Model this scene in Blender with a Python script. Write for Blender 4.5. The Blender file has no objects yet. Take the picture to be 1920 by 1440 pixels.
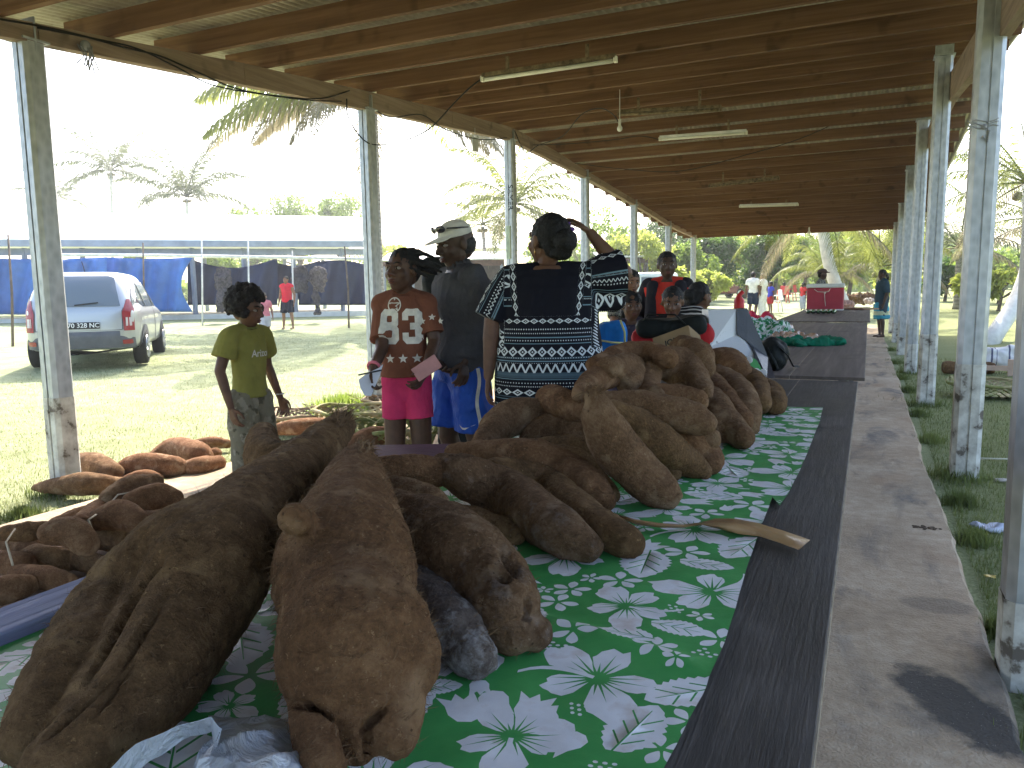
import bpy, bmesh, math, random
import numpy as np
from mathutils import Vector, Matrix, noise, Euler
from mathutils.geometry import delaunay_2d_cdt
random.seed(7); rng=np.random.default_rng(7)
R=math.radians
scene=bpy.context.scene; COL=scene.collection
# ---------------------------------------------------------------- camera
F=1450.0; CAMZ=1.3
def _n(v): v=np.array(v,float); return v/np.linalg.norm(v)
_Y=_n((670,184.4,-1450)); _Z=-_n((207,-12180,-1450)); _Z=_n(_Z-_Y*_Z.dot(_Y)); _X=np.cross(_Y,_Z)
CM=np.array([_X,_Y,_Z]); CP=np.array([0,0,CAMZ])
def ray(x,y): return CM@np.array([(x-960)/F,-(y-720)/F,-1.0])
def onz(x,y,z): r=ray(x,y); return Vector(CP+r*(z-CP[2])/r[2])
def atd(x,y,d): return Vector(CP+ray(x,y)*d)
def ony(x,y,Y): r=ray(x,y); return Vector(CP+r*Y/r[1])
def atx(x,y,X): r=ray(x,y); return Vector(CP+r*X/r[0])
cam=bpy.data.objects.new('camera',bpy.data.cameras.new('camera')); COL.objects.link(cam)
cam.data.sensor_width=36; cam.data.lens=36*F/1920; cam.data.clip_start=0.05; cam.data.clip_end=2000
cam.matrix_world=Matrix.Translation(Vector(CP))@Matrix(CM.tolist()).to_4x4()
scene.camera=cam
# ---------------------------------------------------------------- sky, sun, exposure
SUN=Vector((-0.45,0.85,1.0)).normalized()
w=bpy.data.worlds.new("World"); scene.world=w; w.use_nodes=True
wn=w.node_tree.nodes; sky=wn.new('ShaderNodeTexSky'); sky.sky_type='NISHITA'; sky.sun_disc=False
sky.sun_elevation=math.asin(SUN.z); sky.sun_rotation=math.atan2(SUN.x,SUN.y)
sky.air_density=1.0; sky.dust_density=3.5; sky.ozone_density=1.0
w.node_tree.links.new(sky.outputs[0],wn['Background'].inputs[0]); wn['Background'].inputs[1].default_value=0.15
sl=bpy.data.lights.new('sun','SUN'); sl.energy=3.0; sl.angle=R(0.5); sl.color=(1.0,0.94,0.82)
so=bpy.data.objects.new('sun',sl); COL.objects.link(so); so.rotation_euler=SUN.to_track_quat('Z','Y').to_euler()
scene.view_settings.view_transform='Standard'; scene.view_settings.look='None'; scene.view_settings.gamma=1
scene.view_settings.use_curve_mapping=False; scene.view_settings.exposure=2.15
scene.render.engine='CYCLES'
cy=scene.cycles; cy.use_denoising=True; cy.max_bounces=8; cy.diffuse_bounces=4; cy.transparent_max_bounces=8; cy.use_fast_gi=False
cy.sample_clamp_indirect=6.0
# ---------------------------------------------------------------- helpers
def link(o,parent=None):
    COL.objects.link(o)
    if parent is not None: o.parent=parent
    return o
def tag(o,label=None,cat=None,group=None,kind=None):
    if label: o['label']=label
    if cat: o['category']=cat
    if group: o['group']=group
    if kind: o['kind']=kind
    return o
def thing(name,label,cat,loc=(0,0,0),group=None):
    o=bpy.data.objects.new(name,None); o.empty_display_size=.1; link(o); o.location=Vector(loc)
    return tag(o,label,cat,group)
def wloc(o):
    v=Vector((0,0,0))
    while o is not None: v=v+o.location; o=o.parent
    return v
def finish(name,me,mats,parent=None,smooth=False,origin=None):
    """link a mesh whose vertices are in world space"""
    me.name=name
    for m in (mats if isinstance(mats,(list,tuple)) else [mats]): me.materials.append(m)
    n=len(me.vertices); co=np.empty(n*3,np.float32); me.vertices.foreach_get('co',co); co=co.reshape(-1,3)
    if parent is None:
        if origin is None:
            mn=co.min(0); mx=co.max(0); origin=((mn[0]+mx[0])/2,(mn[1]+mx[1])/2,mn[2])
        off=np.array(origin,np.float32)
    else: off=np.array(wloc(parent)[:],np.float32)
    co-=off; me.vertices.foreach_set('co',co.ravel())
    if smooth: me.polygons.foreach_set('use_smooth',[True]*len(me.polygons))
    me.update()
    o=bpy.data.objects.new(name,me); link(o,parent)
    if parent is None: o.location=Vector([float(x) for x in off])
    return o
class MB:
    def __init__(s): s.v=[]; s.f=[]; s.m=[]; s.sm=[]
    def add(s,vs,fs,m=0,sm=False):
        b=len(s.v); s.v+= [tuple(x) for x in vs]; s.f+=[tuple(b+i for i in f) for f in fs]; s.m+=[m]*len(fs); s.sm+=[sm]*len(fs); return s
    def box(s,c,sz,rot=None,m=0,bev=0):
        hx,hy,hz=[a/2 for a in sz]; c=Vector(c)
        M=rot if isinstance(rot,Matrix) else (Euler(rot).to_matrix() if rot else Matrix.Identity(3))
        if not bev:
            vs=[c+M@Vector((x*hx,y*hy,z*hz)) for x in(-1,1) for y in(-1,1) for z in(-1,1)]
            fs=[(0,1,3,2),(4,6,7,5),(0,4,5,1),(2,3,7,6),(0,2,6,4),(1,5,7,3)]
            return s.add(vs,fs,m)
        bm=bmesh.new(); bmesh.ops.create_cube(bm,size=1); bmesh.ops.scale(bm,vec=sz,verts=bm.verts)
        bmesh.ops.bevel(bm,geom=bm.edges[:],offset=bev,segments=2,affect='EDGES',profile=.5)
        bm.verts.index_update(); vs=[c+M@v.co for v in bm.verts]; fs=[[v.index for v in f.verts] for f in bm.faces]; bm.free()
        return s.add(vs,fs,m)
    def prism(s,poly,p0,p1,up=(0,0,1),m=0):
        """extrude 2D poly (side,up) from p0 to p1"""
        p0=Vector(p0);p1=Vector(p1); d=(p1-p0).normalized(); sd=d.cross(Vector(up)).normalized(); u=sd.cross(d)
        n=len(poly); vs=[p0+sd*a+u*b for a,b in poly]+[p1+sd*a+u*b for a,b in poly]
        fs=[tuple(range(n)),tuple(range(2*n-1,n-1,-1))]+[(i,n+i,n+(i+1)%n,(i+1)%n)[::-1] for i in range(n)]
        return s.add(vs,fs,m)
    def beam(s,p0,p1,wd,ht,m=0,up=(0,0,1)):
        a,b=wd/2,ht/2; return s.prism([(-a,-b),(a,-b),(a,b),(-a,b)],p0,p1,up,m)
    def tube(s,pts,rad,n=8,m=0,cap=True,flat=1.0,sm=True):
        pts=[Vector(p) for p in pts]; k=len(pts)
        if not hasattr(rad,'__len__'): rad=[rad]*k
        vs=[];ref=None
        for i,p in enumerate(pts):
            t=(pts[min(i+1,k-1)]-pts[max(i-1,0)]); t=t.normalized() if t.length>1e-9 else Vector((0,0,1))
            if ref is None: ref=t.orthogonal().normalized() if abs(t.z)>.95 else t.cross(Vector((0,0,1))).normalized()
            ref=(ref-t*ref.dot(t)).normalized(); b=t.cross(ref)
            for j in range(n):
                a=2*math.pi*j/n; vs.append(p+(ref*math.cos(a)+b*math.sin(a)*flat)*rad[i])
        fs=[(i*n+j,i*n+(j+1)%n,(i+1)*n+(j+1)%n,(i+1)*n+j) for i in range(k-1) for j in range(n)]
        if cap: fs+= [tuple(range(n-1,-1,-1)),tuple((k-1)*n+j for j in range(n))]
        return s.add(vs,fs,m,sm)
    def ball(s,c,r,m=0,rot=None,seg=12,rings=8):
        c=Vector(c); rr=r if hasattr(r,'__len__') else (r,r,r); M=rot or Matrix.Identity(3); vs=[]
        for i in range(1,rings):
            a=math.pi*i/rings
            for j in range(seg):
                b=2*math.pi*j/seg; vs.append(c+M@Vector((rr[0]*math.sin(a)*math.cos(b),rr[1]*math.sin(a)*math.sin(b),rr[2]*math.cos(a))))
        t=len(vs); vs.append(c+M@Vector((0,0,rr[2]))); vs.append(c+M@Vector((0,0,-rr[2])))
        fs=[(i*seg+j,(i+1)*seg+j,(i+1)*seg+(j+1)%seg,i*seg+(j+1)%seg) for i in range(rings-2) for j in range(seg)]
        fs+=[(t,j,(j+1)%seg) for j in range(seg)]+[(t+1,(rings-2)*seg+(j+1)%seg,(rings-2)*seg+j) for j in range(seg)]
        return s.add(vs,fs,m,True)
    def cap(s,a,b,ra,rb,n=12,m=0):
        """tapered capsule"""
        a=Vector(a);b=Vector(b); d=(b-a); L=d.length; d=d/L if L>1e-6 else Vector((0,0,1))
        P=[];Q=[]
        for t in (1,.92,.7,.38): P.append(a-d*ra*t); Q.append(ra*math.sqrt(max(0,1-t*t))+1e-4)
        P.append(a);Q.append(ra); P.append(b);Q.append(rb)
        for t in (.38,.7,.92,1): P.append(b+d*rb*t); Q.append(rb*math.sqrt(max(0,1-t*t))+1e-4)
        return s.tube(P,Q,n,m)
    def mesh(s,name='m'):
        me=bpy.data.meshes.new(name); me.from_pydata([tuple(v) for v in s.v],[],s.f)
        me.polygons.foreach_set('material_index',s.m); me.polygons.foreach_set('use_smooth',s.sm); me.update(); return me
    def build(s,name,mats,parent=None,smooth=False,origin=None): return finish(name,s.mesh(),mats,parent,smooth,origin)
def remesh(mb,voxel,smooth=6,fac=.5):
    me=mb.mesh('tmp'); o=bpy.data.objects.new('tmp',me); COL.objects.link(o)
    r=o.modifiers.new('r','REMESH'); r.mode='VOXEL'; r.voxel_size=voxel
    if smooth: q=o.modifiers.new('s','SMOOTH'); q.iterations=smooth; q.factor=fac
    dg=bpy.context.evaluated_depsgraph_get(); dg.update()
    out=bpy.data.meshes.new_from_object(o.evaluated_get(dg)); bpy.data.objects.remove(o); bpy.data.meshes.remove(me)
    out.materials.clear(); out.polygons.foreach_set('material_index',[0]*len(out.polygons)); return out
def getco(me):
    co=np.empty(len(me.vertices)*3,np.float32); me.vertices.foreach_get('co',co); return co.reshape(-1,3)
def getno(me):
    co=np.empty(len(me.vertices)*3,np.float32); me.vertices.foreach_get('normal',co); return co.reshape(-1,3)
def vnoise(p,seed=0):
    """gradient-free value noise in numpy, about -1..1"""
    i=np.floor(p).astype(np.int64); f=p-i; f=f*f*f*(f*(f*6-15)+10); out=np.zeros(len(p))
    for dx in(0,1):
        for dy in(0,1):
            for dz in(0,1):
                h=(i[:,0]+dx)*374761393+(i[:,1]+dy)*668265263+(i[:,2]+dz)*1274126177+seed*97531; h=(h^(h>>13))*1103515245&0x7fffffff; h=((h^(h>>16))&0xffff)/32767.5-1
                out+=h*np.where(dx,f[:,0],1-f[:,0])*np.where(dy,f[:,1],1-f[:,1])*np.where(dz,f[:,2],1-f[:,2])
    return out
def displace(me,layers,seed=0):
    """layers: (frequency, amplitude)"""
    co=getco(me); no=getno(me); d=np.zeros(len(co)); rot=np.array([[.8,.36,-.48],[-.6,.48,-.64],[0,.8,.6]])
    for k,(fr,am) in enumerate(layers): d+=vnoise(co@rot*fr+k*13.7,int(seed)+k)*am*.8
    co+=no*d[:,None].astype(np.float32); me.vertices.foreach_set('co',co.ravel()); me.update()
def inside(poly,x,y):
    c=False;n=len(poly);j=n-1
    for i in range(n):
        xi,yi=poly[i];xj,yj=poly[j]
        if (yi>y)!=(yj>y) and x<(xj-xi)*(y-yi)/(yj-yi)+xi: c=not c
        j=i
    return c
def numpy_mesh(verts,quads,mi=None):
    me=bpy.data.meshes.new('n'); nv=len(verts); nf,k=quads.shape
    me.vertices.add(nv); me.vertices.foreach_set('co',np.asarray(verts,np.float32).ravel())
    me.loops.add(nf*k); me.loops.foreach_set('vertex_index',np.asarray(quads,np.int32).ravel())
    me.polygons.add(nf); me.polygons.foreach_set('loop_start',np.arange(0,nf*k,k,dtype=np.int32)); me.polygons.foreach_set('loop_total',np.full(nf,k,np.int32))
    if mi is not None: me.polygons.foreach_set('material_index',np.asarray(mi,np.int32))
    me.update(calc_edges=True); me.validate(); return me
def copy_tree(o,parent=None):
    c=o.copy(); COL.objects.link(c)
    if parent is not None: c.parent=parent
    for ch in list(o.children): copy_tree(ch,c)
    return c
# ---------------------------------------------------------------- node maths
class E:
    def __init__(s,nt,v): s.nt=nt; s.v=v
    def _op(s,op,o=None,p=None,rev=False):
        nd=s.nt.nodes.new('ShaderNodeMath'); nd.operation=op
        ins=[s]+([o] if o is not None else [])+([p] if p is not None else [])
        if rev: ins=ins[::-1]
        for i,x in enumerate(ins):
            x=x.v if isinstance(x,E) else x
            if isinstance(x,(int,float)): nd.inputs[i].default_value=x
            else: s.nt.links.new(x,nd.inputs[i])
        return E(s.nt,nd.outputs[0])
    def __add__(s,o): return s._op('ADD',o)
    __radd__=__add__
    def __sub__(s,o): return s._op('SUBTRACT',o)
    def __rsub__(s,o): return s._op('SUBTRACT',o,rev=True)
    def __mul__(s,o): return s._op('MULTIPLY',o)
    __rmul__=__mul__
    def __truediv__(s,o): return s._op('DIVIDE',o)
    def frac(s): return s._op('FRACT')
    def abs(s): return s._op('ABSOLUTE')
    def sin(s): return s._op('SINE')
    def lt(s,o): return s._op('LESS_THAN',o)
    def gt(s,o): return s._op('GREATER_THAN',o)
    def mn(s,o): return s._op('MINIMUM',o)
    def mx(s,o): return s._op('MAXIMUM',o)
    def pw(s,o): return s._op('POWER',o)
    def clamp(s): return s.mx(0.0).mn(1.0)
    def tri(s): return (s.frac()-0.5).abs()*2.0       # 1 at integers, 0 at half
    def band(s,a,b): return s.gt(a)*s.lt(b)
class Mat:
    def __init__(s,name,rough=.8,spec=.3,metal=0.0):
        s.m=bpy.data.materials.new(name); s.m.use_nodes=True; s.nt=s.m.node_tree; s.b=s.nt.nodes['Principled BSDF']
        s.b.inputs['Roughness'].default_value=rough; s.b.inputs['Specular IOR Level'].default_value=spec; s.b.inputs['Metallic'].default_value=metal
        s._tc=None
    def coord(s,scale=(1,1,1),kind='Object'):
        if s._tc is None: s._tc=s.nt.nodes.new('ShaderNodeTexCoord')
        mp=s.nt.nodes.new('ShaderNodeMapping'); s.nt.links.new(s._tc.outputs[kind],mp.inputs[0])
        mp.inputs['Scale'].default_value=scale if hasattr(scale,'__len__') else (scale,)*3
        return mp.outputs[0]
    def xyz(s,kind='Object'):
        sp=s.nt.nodes.new('ShaderNodeSeparateXYZ'); s.nt.links.new(s.coord(1,kind),sp.inputs[0]); return [E(s.nt,o) for o in sp.outputs]
    def noise(s,scale,detail=5,rough=.55,vec=None,dist=0):
        nd=s.nt.nodes.new('ShaderNodeTexNoise'); s.nt.links.new(vec or s.coord(scale),nd.inputs['Vector'])
        nd.inputs['Scale'].default_value=1; nd.inputs['Detail'].default_value=detail; nd.inputs['Roughness'].default_value=rough; nd.inputs['Distortion'].default_value=dist
        return E(s.nt,nd.outputs[0])
    def voro(s,scale,feature='F1'):
        nd=s.nt.nodes.new('ShaderNodeTexVoronoi'); nd.feature=feature; s.nt.links.new(s.coord(scale),nd.inputs['Vector']); nd.inputs['Scale'].default_value=1
        return E(s.nt,nd.outputs['Distance'])
    def ramp(s,e,stops):
        nd=s.nt.nodes.new('ShaderNodeValToRGB'); s.nt.links.new(e.v,nd.inputs[0]); el=nd.color_ramp.elements
        while len(el)<len(stops): el.new(.5)
        for x,(p,c) in zip(el,stops): x.position=p; x.color=(*c,1) if len(c)==3 else c
        return nd.outputs[0]
    def mix(s,a,b,fac):
        nd=s.nt.nodes.new('ShaderNodeMix'); nd.data_type='RGBA'
        for sock,x in ((nd.inputs[6],a),(nd.inputs[7],b)):
            if isinstance(x,tuple): sock.default_value=(*x,1) if len(x)==3 else x
            else: s.nt.links.new(x,sock)
        fac=fac.v if isinstance(fac,E) else fac
        if isinstance(fac,(int,float)): nd.inputs[0].default_value=fac
        else: s.nt.links.new(fac,nd.inputs[0])
        return nd.outputs[2]
    def color(s,c):
        if isinstance(c,tuple): s.b.inputs['Base Color'].default_value=(*c,1)
        else: s.nt.links.new(c,s.b.inputs['Base Color'])
        return s
    def rough(s,e): s.nt.links.new(e.v,s.b.inputs['Roughness']); return s
    def bump(s,e,strength=.4,dist=.01):
        nd=s.nt.nodes.new('ShaderNodeBump'); nd.inputs['Strength'].default_value=strength; nd.inputs['Distance'].default_value=dist
        s.nt.links.new(e.v,nd.inputs['Height']); s.nt.links.new(nd.outputs[0],s.b.inputs['Normal']); return s
    def trans(s,col,fac):
        """thin leaves: mix in translucency"""
        t=s.nt.nodes.new('ShaderNodeBsdfTranslucent'); mx=s.nt.nodes.new('ShaderNodeMixShader'); mx.inputs[0].default_value=fac
        if isinstance(col,tuple): t.inputs[0].default_value=(*col,1)
        else: s.nt.links.new(col,t.inputs[0])
        out=s.nt.nodes['Material Output']
        s.nt.links.new(s.b.outputs[0],mx.inputs[1]); s.nt.links.new(t.outputs[0],mx.inputs[2]); s.nt.links.new(mx.outputs[0],out.inputs[0]); return s
def plain(name,c,rough=.7,var=.25,scale=6,bump=.15,spec=.3,metal=0,bs=40):
    M=Mat(name,rough,spec,metal); n=M.noise(scale)
    lo=tuple(x*(1-var) for x in c); hi=tuple(min(1,x*(1+var)) for x in c)
    M.color(M.ramp(n,[(.3,lo),(.7,hi)]))
    if bump: M.bump(M.noise(bs,3),bump,.01)
    return M.m
def cloth(name,c,weave=900,wr=.5,rough=.9,var=.15):
    """knit or woven cloth with soft creases"""
    M=Mat(name,rough,.15); n=M.noise(9,3)
    lo=tuple(x*(1-var) for x in c); hi=tuple(min(1,x*(1+var)) for x in c)
    M.color(M.ramp(n,[(.3,lo),(.7,hi)])); cr=M.noise((7,7,3.5),3,.6,dist=1.2); M.bump(cr+M.noise(220,2)*.08,wr,.03); return M.m
# ---------------------------------------------------------------- setting
def gz(x,y):
    D=math.hypot(x,y); lf=min(1,max(0,-x/max(D,.1))); dx=max(-5.0-x,0,x-.7); dy=max(0,y-27); k=min(1,math.hypot(dx,dy)/7.0); k=k*k*(3-2*k)
    return -0.06+k*((0.0135+0.0055*lf)*min(55,max(0,D-5))+.02*noise.noise(Vector((x*.25,y*.25,0))))
def ground_at(px,py,d0=15):
    d=d0
    for _ in range(30):
        p=atd(px,py,d); g=gz(p.x,p.y); r=ray(px,py)
        d2=(g-CAMZ)/r[2] if r[2]<-1e-4 else d; d=.5*d+.5*max(1,min(d2,120))
    return atd(px,py,d)
M=Mat('lawn',.95,.1)
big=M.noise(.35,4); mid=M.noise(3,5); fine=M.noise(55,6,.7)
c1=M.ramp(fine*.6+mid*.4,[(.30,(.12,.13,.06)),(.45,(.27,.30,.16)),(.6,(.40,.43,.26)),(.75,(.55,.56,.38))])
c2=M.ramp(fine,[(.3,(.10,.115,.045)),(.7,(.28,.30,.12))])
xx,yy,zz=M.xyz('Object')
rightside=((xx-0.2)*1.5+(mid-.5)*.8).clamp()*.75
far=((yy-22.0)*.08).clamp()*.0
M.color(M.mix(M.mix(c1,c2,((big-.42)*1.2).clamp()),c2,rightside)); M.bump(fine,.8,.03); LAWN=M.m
def build_ground():
    # rings of cells, finer near the camera, out to the horizon
    ang=np.linspace(0,2*np.pi,181)[:-1]; rad=np.concatenate([[0.01],np.geomspace(1.5,900,70)])
    V=[];Q=[]
    for r in rad:
        for a in ang:
            x=r*math.cos(a);y=r*math.sin(a); V.append((x,y,gz(x,y)))
    n=len(ang)
    for i in range(len(rad)-1):
        for j in range(n): Q.append((i*n+j,(i+1)*n+j,(i+1)*n+(j+1)%n,i*n+(j+1)%n))
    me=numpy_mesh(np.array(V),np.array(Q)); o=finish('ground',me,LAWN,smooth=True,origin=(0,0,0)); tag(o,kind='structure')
build_ground()
# concrete floor of the shed
M=Mat('concrete',.9,.2)
n1=M.noise(1.3,6,.6); n2=M.noise(14,6,.65); n3=M.noise((3.0,1.1,1),5,.6,dist=.6)
base=M.ramp(n1*.6+n2*.4,[(.30,(.25,.185,.122)),(.5,(.41,.315,.218)),(.68,(.54,.44,.325))])
dirt=M.ramp(n2,[(.3,(.09,.085,.08)),(.7,(.17,.16,.15))])
x_,y_,z_=M.xyz()
c=M.mix(base,dirt,((n3-.52)*7).clamp()*.75)
rust=((M.noise((2.2,1.4,1),4,.5,dist=.4)-.58)*8).clamp()*.35
c=M.mix(c,(.30,.17,.09),rust)
# the dark oil stain and its smaller neighbour
def ell(cx,cy,rx,ry): 
    a=(x_-cx)*(1/rx); b=(y_-cy)*(1/ry); return a*a+b*b
wob=(M.noise(9,5,.6)-.5)*1.1
P1=onz(1800,1328,0); P2=onz(1760,1135,0)
tl=(x_-(P1.x))*.9; wy=(y_-P1.y)+tl; e1=(x_-P1.x)*(1/.20); e2=wy*(1/.21); st=((1.0-(e1*e1+e2*e2+wob*1.5))*2.2).clamp()
st2=((1.0-(ell(P2.x,P2.y,.15,.10)+wob))*2.5).clamp()*.45
c=M.mix(c,(.060,.057,.054),st.mx(st2)*.9)
sp=M.voro(75); c=M.mix(c,(.55,.5,.44),sp.lt(.10)*.6)
pit=M.voro((60,60,60)); M.color(c); M.bump(n2+M.noise(90,4)*.7,.8,.015); CONC=M.m
def slab():
    # jagged right edge, straight left edge
    ys=np.arange(-3,27.2,.1); V=[];Fc=[];mi=[]
    def ex(y): return .46+.045*noise.noise(Vector((0,y*.55,3)))+.018*noise.noise(Vector((0,y*3.,1)))+.010*noise.noise(Vector((0,y*9.,1)))-.004*y*.9
    for y in ys:
        xr=ex(y); xl=-4.57+.02*noise.noise(Vector((3,y*.5,3)))
        V+=[(xl,y,-.5),(xl,y,-.012),(xl+.012,y,0),(xr-.02,y,0),(xr,y,-.03+.01*noise.noise(Vector((2,y*6,0)))),(xr-.01,y,-.5)]
    for i in range(len(ys)-1):
        for k in range(5): Fc.append((i*6+k,i*6+6+k,i*6+7+k,i*6+1+k))
    Fc.append((0,1,2,3,4,5)); L=len(V)-6; Fc.append((L+5,L+4,L+3,L+2,L+1,L))
    me=bpy.data.meshes.new('floor'); me.from_pydata(V,[],Fc); o=finish('floor',me,CONC,origin=(0,0,0)); tag(o,kind='structure')
slab()
# pit in the slab edge: broken crater
# ---------------------------------------------------------------- shed
def wood(name,a,b,c,axis=0,rough=.75,sc=1,bump=.35):
    M=Mat(name,rough,.2); s=[28*sc,28*sc,28*sc]; s[axis]=1.1*sc
    g=M.noise(tuple(s),5,.6,dist=.5); l=M.noise(tuple(x*.16 for x in s),3); fr=M.noise(3.3,2)
    M.color(M.mix(M.ramp(g*.65+l*.35,[(.3,a),(.5,b),(.7,c)]),tuple(x*.35 for x in a),((fr-.62)*9).clamp()*.6)); M.bump(g,bump,.006); return M.m
RAFT=wood('rafter_wood',(.090,.046,.025),(.150,.080,.045),(.225,.130,.078))
BEAMW=wood('beam_wood',(.17,.12,.09),(.27,.195,.15),(.37,.28,.225),axis=1)
M=Mat('galvanised',.42,.5,.75)
v=M.voro((22,22,14)); g1=M.noise(4,5); g2=M.noise((40,40,3),3)
M.color(M.ramp(v*.5+g1*.3+g2*.25,[(.25,(.34,.355,.38)),(.5,(.44,.46,.49)),(.8,(.55,.57,.60))])); M.rough((g1*.4+.3)); M.bump(g2,.1,.004); GALV=M.m
M=Mat('post_foot',.85,.2)
g1=M.noise(9,6,.6); x_,y_,z_=M.xyz('Object')
M.color(M.ramp(g1,[(.36,(.14,.12,.10)),(.42,(.45,.43,.39)),(.6,(.66,.65,.60)),(.8,(.78,.77,.72))])); M.bump(g1,.4,.01); FOOT=M.m
M=Mat('roof_sheet',.5,.4,.25)
g1=M.noise(2.5,5); g2=M.noise((3,14,3),4)
M.color(M.ramp(g1*.5+g2*.5,[(.3,(.27,.235,.18)),(.55,(.41,.37,.30)),(.8,(.52,.49,.42))])); SHEET=M.m
PY=[-2,0,2.5,3.6,5.7,7.5,9.5,11.5,13.5,15,18.2,21.7,25.4]; PZ=[2.35,2.65,2.98,3.13,3.37,3.53,3.70,3.84,3.72,3.6,3.40,3.13,2.92]
def rz(y): return float(np.interp(y,PY,PZ))    # underside of the rafters
LB=[(-2,2.3),(0,2.62),(3.6,3.0),(7.4,3.32),(11.2,3.62),(14.7,3.48),(18.2,3.28),(21.7,3.03),(25.1,2.90)]
RB=[(-2,2.2),(0,2.35),(2.5,2.62),(6.17,2.9),(9.85,3.26),(13.4,3.31),(17,3.12),(20.7,2.9),(25.0,2.74)]
def lz(y): return float(np.interp(y,*zip(*LB)))
def rbz(y): return float(np.interp(y,*zip(*RB)))
shed=thing('market_shed','long open sided shed of galvanised posts and brown rafters under corrugated sheets','shed',(-2,10,0))
LX=-5.13; RX=.62
def post(x,y,top,foot,s=.15,lean=0,yaw=0):
    m=MB(); q=s*.5; b=s*.16   # lipped channel pair: chamfered square with a vertical groove
    poly=[(-q,-q+b),(-q+b,-q),(-.008,-q),(-.008,-q+.012),(.008,-q+.012),(.008,-q),(q-b,-q),(q,-q+b),(q,q-b),(q-b,q),(-q+b,q),(-q,q-b)]
    base=Vector((x,y,-.35)); tp=Vector((x+lean,y,top)); fz=(foot+.35)/(top+.35); mid=base.lerp(tp,fz)
    up=(math.sin(yaw),math.cos(yaw),0)
    m.prism(poly,mid,tp,up); o=m.build('post',GALV,shed)
    f=MB(); e=.004; k=26; pl=[(a*(1+e/q),c_*(1+e/q)) for a,c_ in poly]
    f.prism(pl,base,mid,up); f.build('painted_foot',FOOT,o)
    p=MB(); p.box(tp+Vector((0,0,.05)),(s*1.05,.012,.22)); p.box(tp+Vector((.0,0,.01)),(s*1.2,s*1.2,.012)); p.build('bracket',GALV,o)
    return o
for i,(y,t) in enumerate([(3.57,3.0),(7.4,3.32),(11.2,3.62),(14.7,3.48),(18.2,3.28),(21.7,3.03),(25.1,2.90)]):
    post(LX-(.03 if i==0 else 0),y,t,.62 if i==0 else .5,s=.155)
for i,(y,t) in enumerate([(3.0,2.62),(6.2,2.9),(9.85,3.26),(13.4,3.31),(17.0,3.12),(20.7,2.9),(24.6,2.74)]):
    post(RX-(.085 if i==0 else -.03 if i==1 else 0),y,rz(y) if i else t,(.25,.75,.75,.4,.3,.4,.4)[i],s=.17,lean=.03 if i else .0)
def bent_beam(name,x,prof,wd,ys,topf,mat):
    m=MB()
    for a,b in zip(ys[:-1],ys[1:]):
        z0,z1=prof(a),prof(b); t0,t1=topf(a),topf(b)
        vs=[(x-wd/2,a,z0),(x+wd/2,a,z0),(x+wd/2,a,t0),(x-wd/2,a,t0),(x-wd/2,b-.006,z1),(x+wd/2,b-.006,z1),(x+wd/2,b-.006,t1),(x-wd/2,b-.006,t1)]
        m.add(vs,[(0,1,2,3)[::-1],(4,5,6,7),(0,1,5,4),(1,2,6,5),(2,3,7,6),(3,0,4,7)])
    m.build(name,mat,shed)
seg=[-2,0,3.6,7.4,11.2,14.7,18.2,21.7,25.5]
for a,b in zip(seg[:-1],seg[1:]): bent_beam('beam',LX,lz,.09,[a,(a+b)/2,b],lambda y:max(lz(y)+.12,rz(y)-.004),BEAMW)
seg=[-2,0,2.5,6.2,9.85,13.4,17,20.7,25.5]
for a,b in zip(seg[:-1],seg[1:]): bent_beam('beam',RX+.13,rbz,.07,[a,(a+b)/2,b],lambda y:max(rbz(y)+.12,min(rbz(y)+.30,rz(y)-.004)),BEAMW)
RY=[]; y=-1.6; i=0
while y<25.5:
    z=rz(y); RY.append(y)
    m=MB(); h=.165; jz=.006*noise.noise(Vector((y*3,0,0)))
    m.beam((LX-.42,y,z+h/2+jz),(RX+.62,y,z+h/2+jz),.05,h); m.build('rafter',RAFT,shed)
    y+=.82+.05*noise.noise(Vector((i*1.7,0,4))); i+=1
# nogs between near rafters at the left beam
# corrugated sheets, laid lengthwise in overlapping courses
def sheet(y0,y1,x0,x1,lift):
    nx=int((x1-x0)/.0125); xs=np.linspace(x0,x1,nx); ys=np.linspace(y0,y1,max(3,int((y1-y0)/.4)))
    hh=.205 if y0<11.5 else .17
    zz=np.array([rz(t)+ .165 for t in ys])+.022+lift
    X,Y=np.meshgrid(xs,ys); Zc=zz[:,None]+.015*np.cos(2*np.pi*X/.076)
    V=np.stack([X,Y,Zc],-1).reshape(-1,3); n=nx; k=len(ys)
    idx=np.arange(n*k).reshape(k,n); Q=np.stack([idx[:-1,:-1],idx[:-1,1:],idx[1:,1:],idx[1:,:-1]],-1).reshape(-1,4)
    me=numpy_mesh(V,Q); o=finish('roof_sheet',me,SHEET,shed,smooth=True)
    so=o.modifiers.new('t','SOLIDIFY'); so.thickness=.0012
for i,(a,b) in enumerate([(-2.2,2.0),(1.9,6.2),(6.1,11.55),(11.45,15.6),(15.5,20.2),(20.1,25.9)]):
    sheet(a,b,LX-.62,RX+.75,.003*(i%2))
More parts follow.
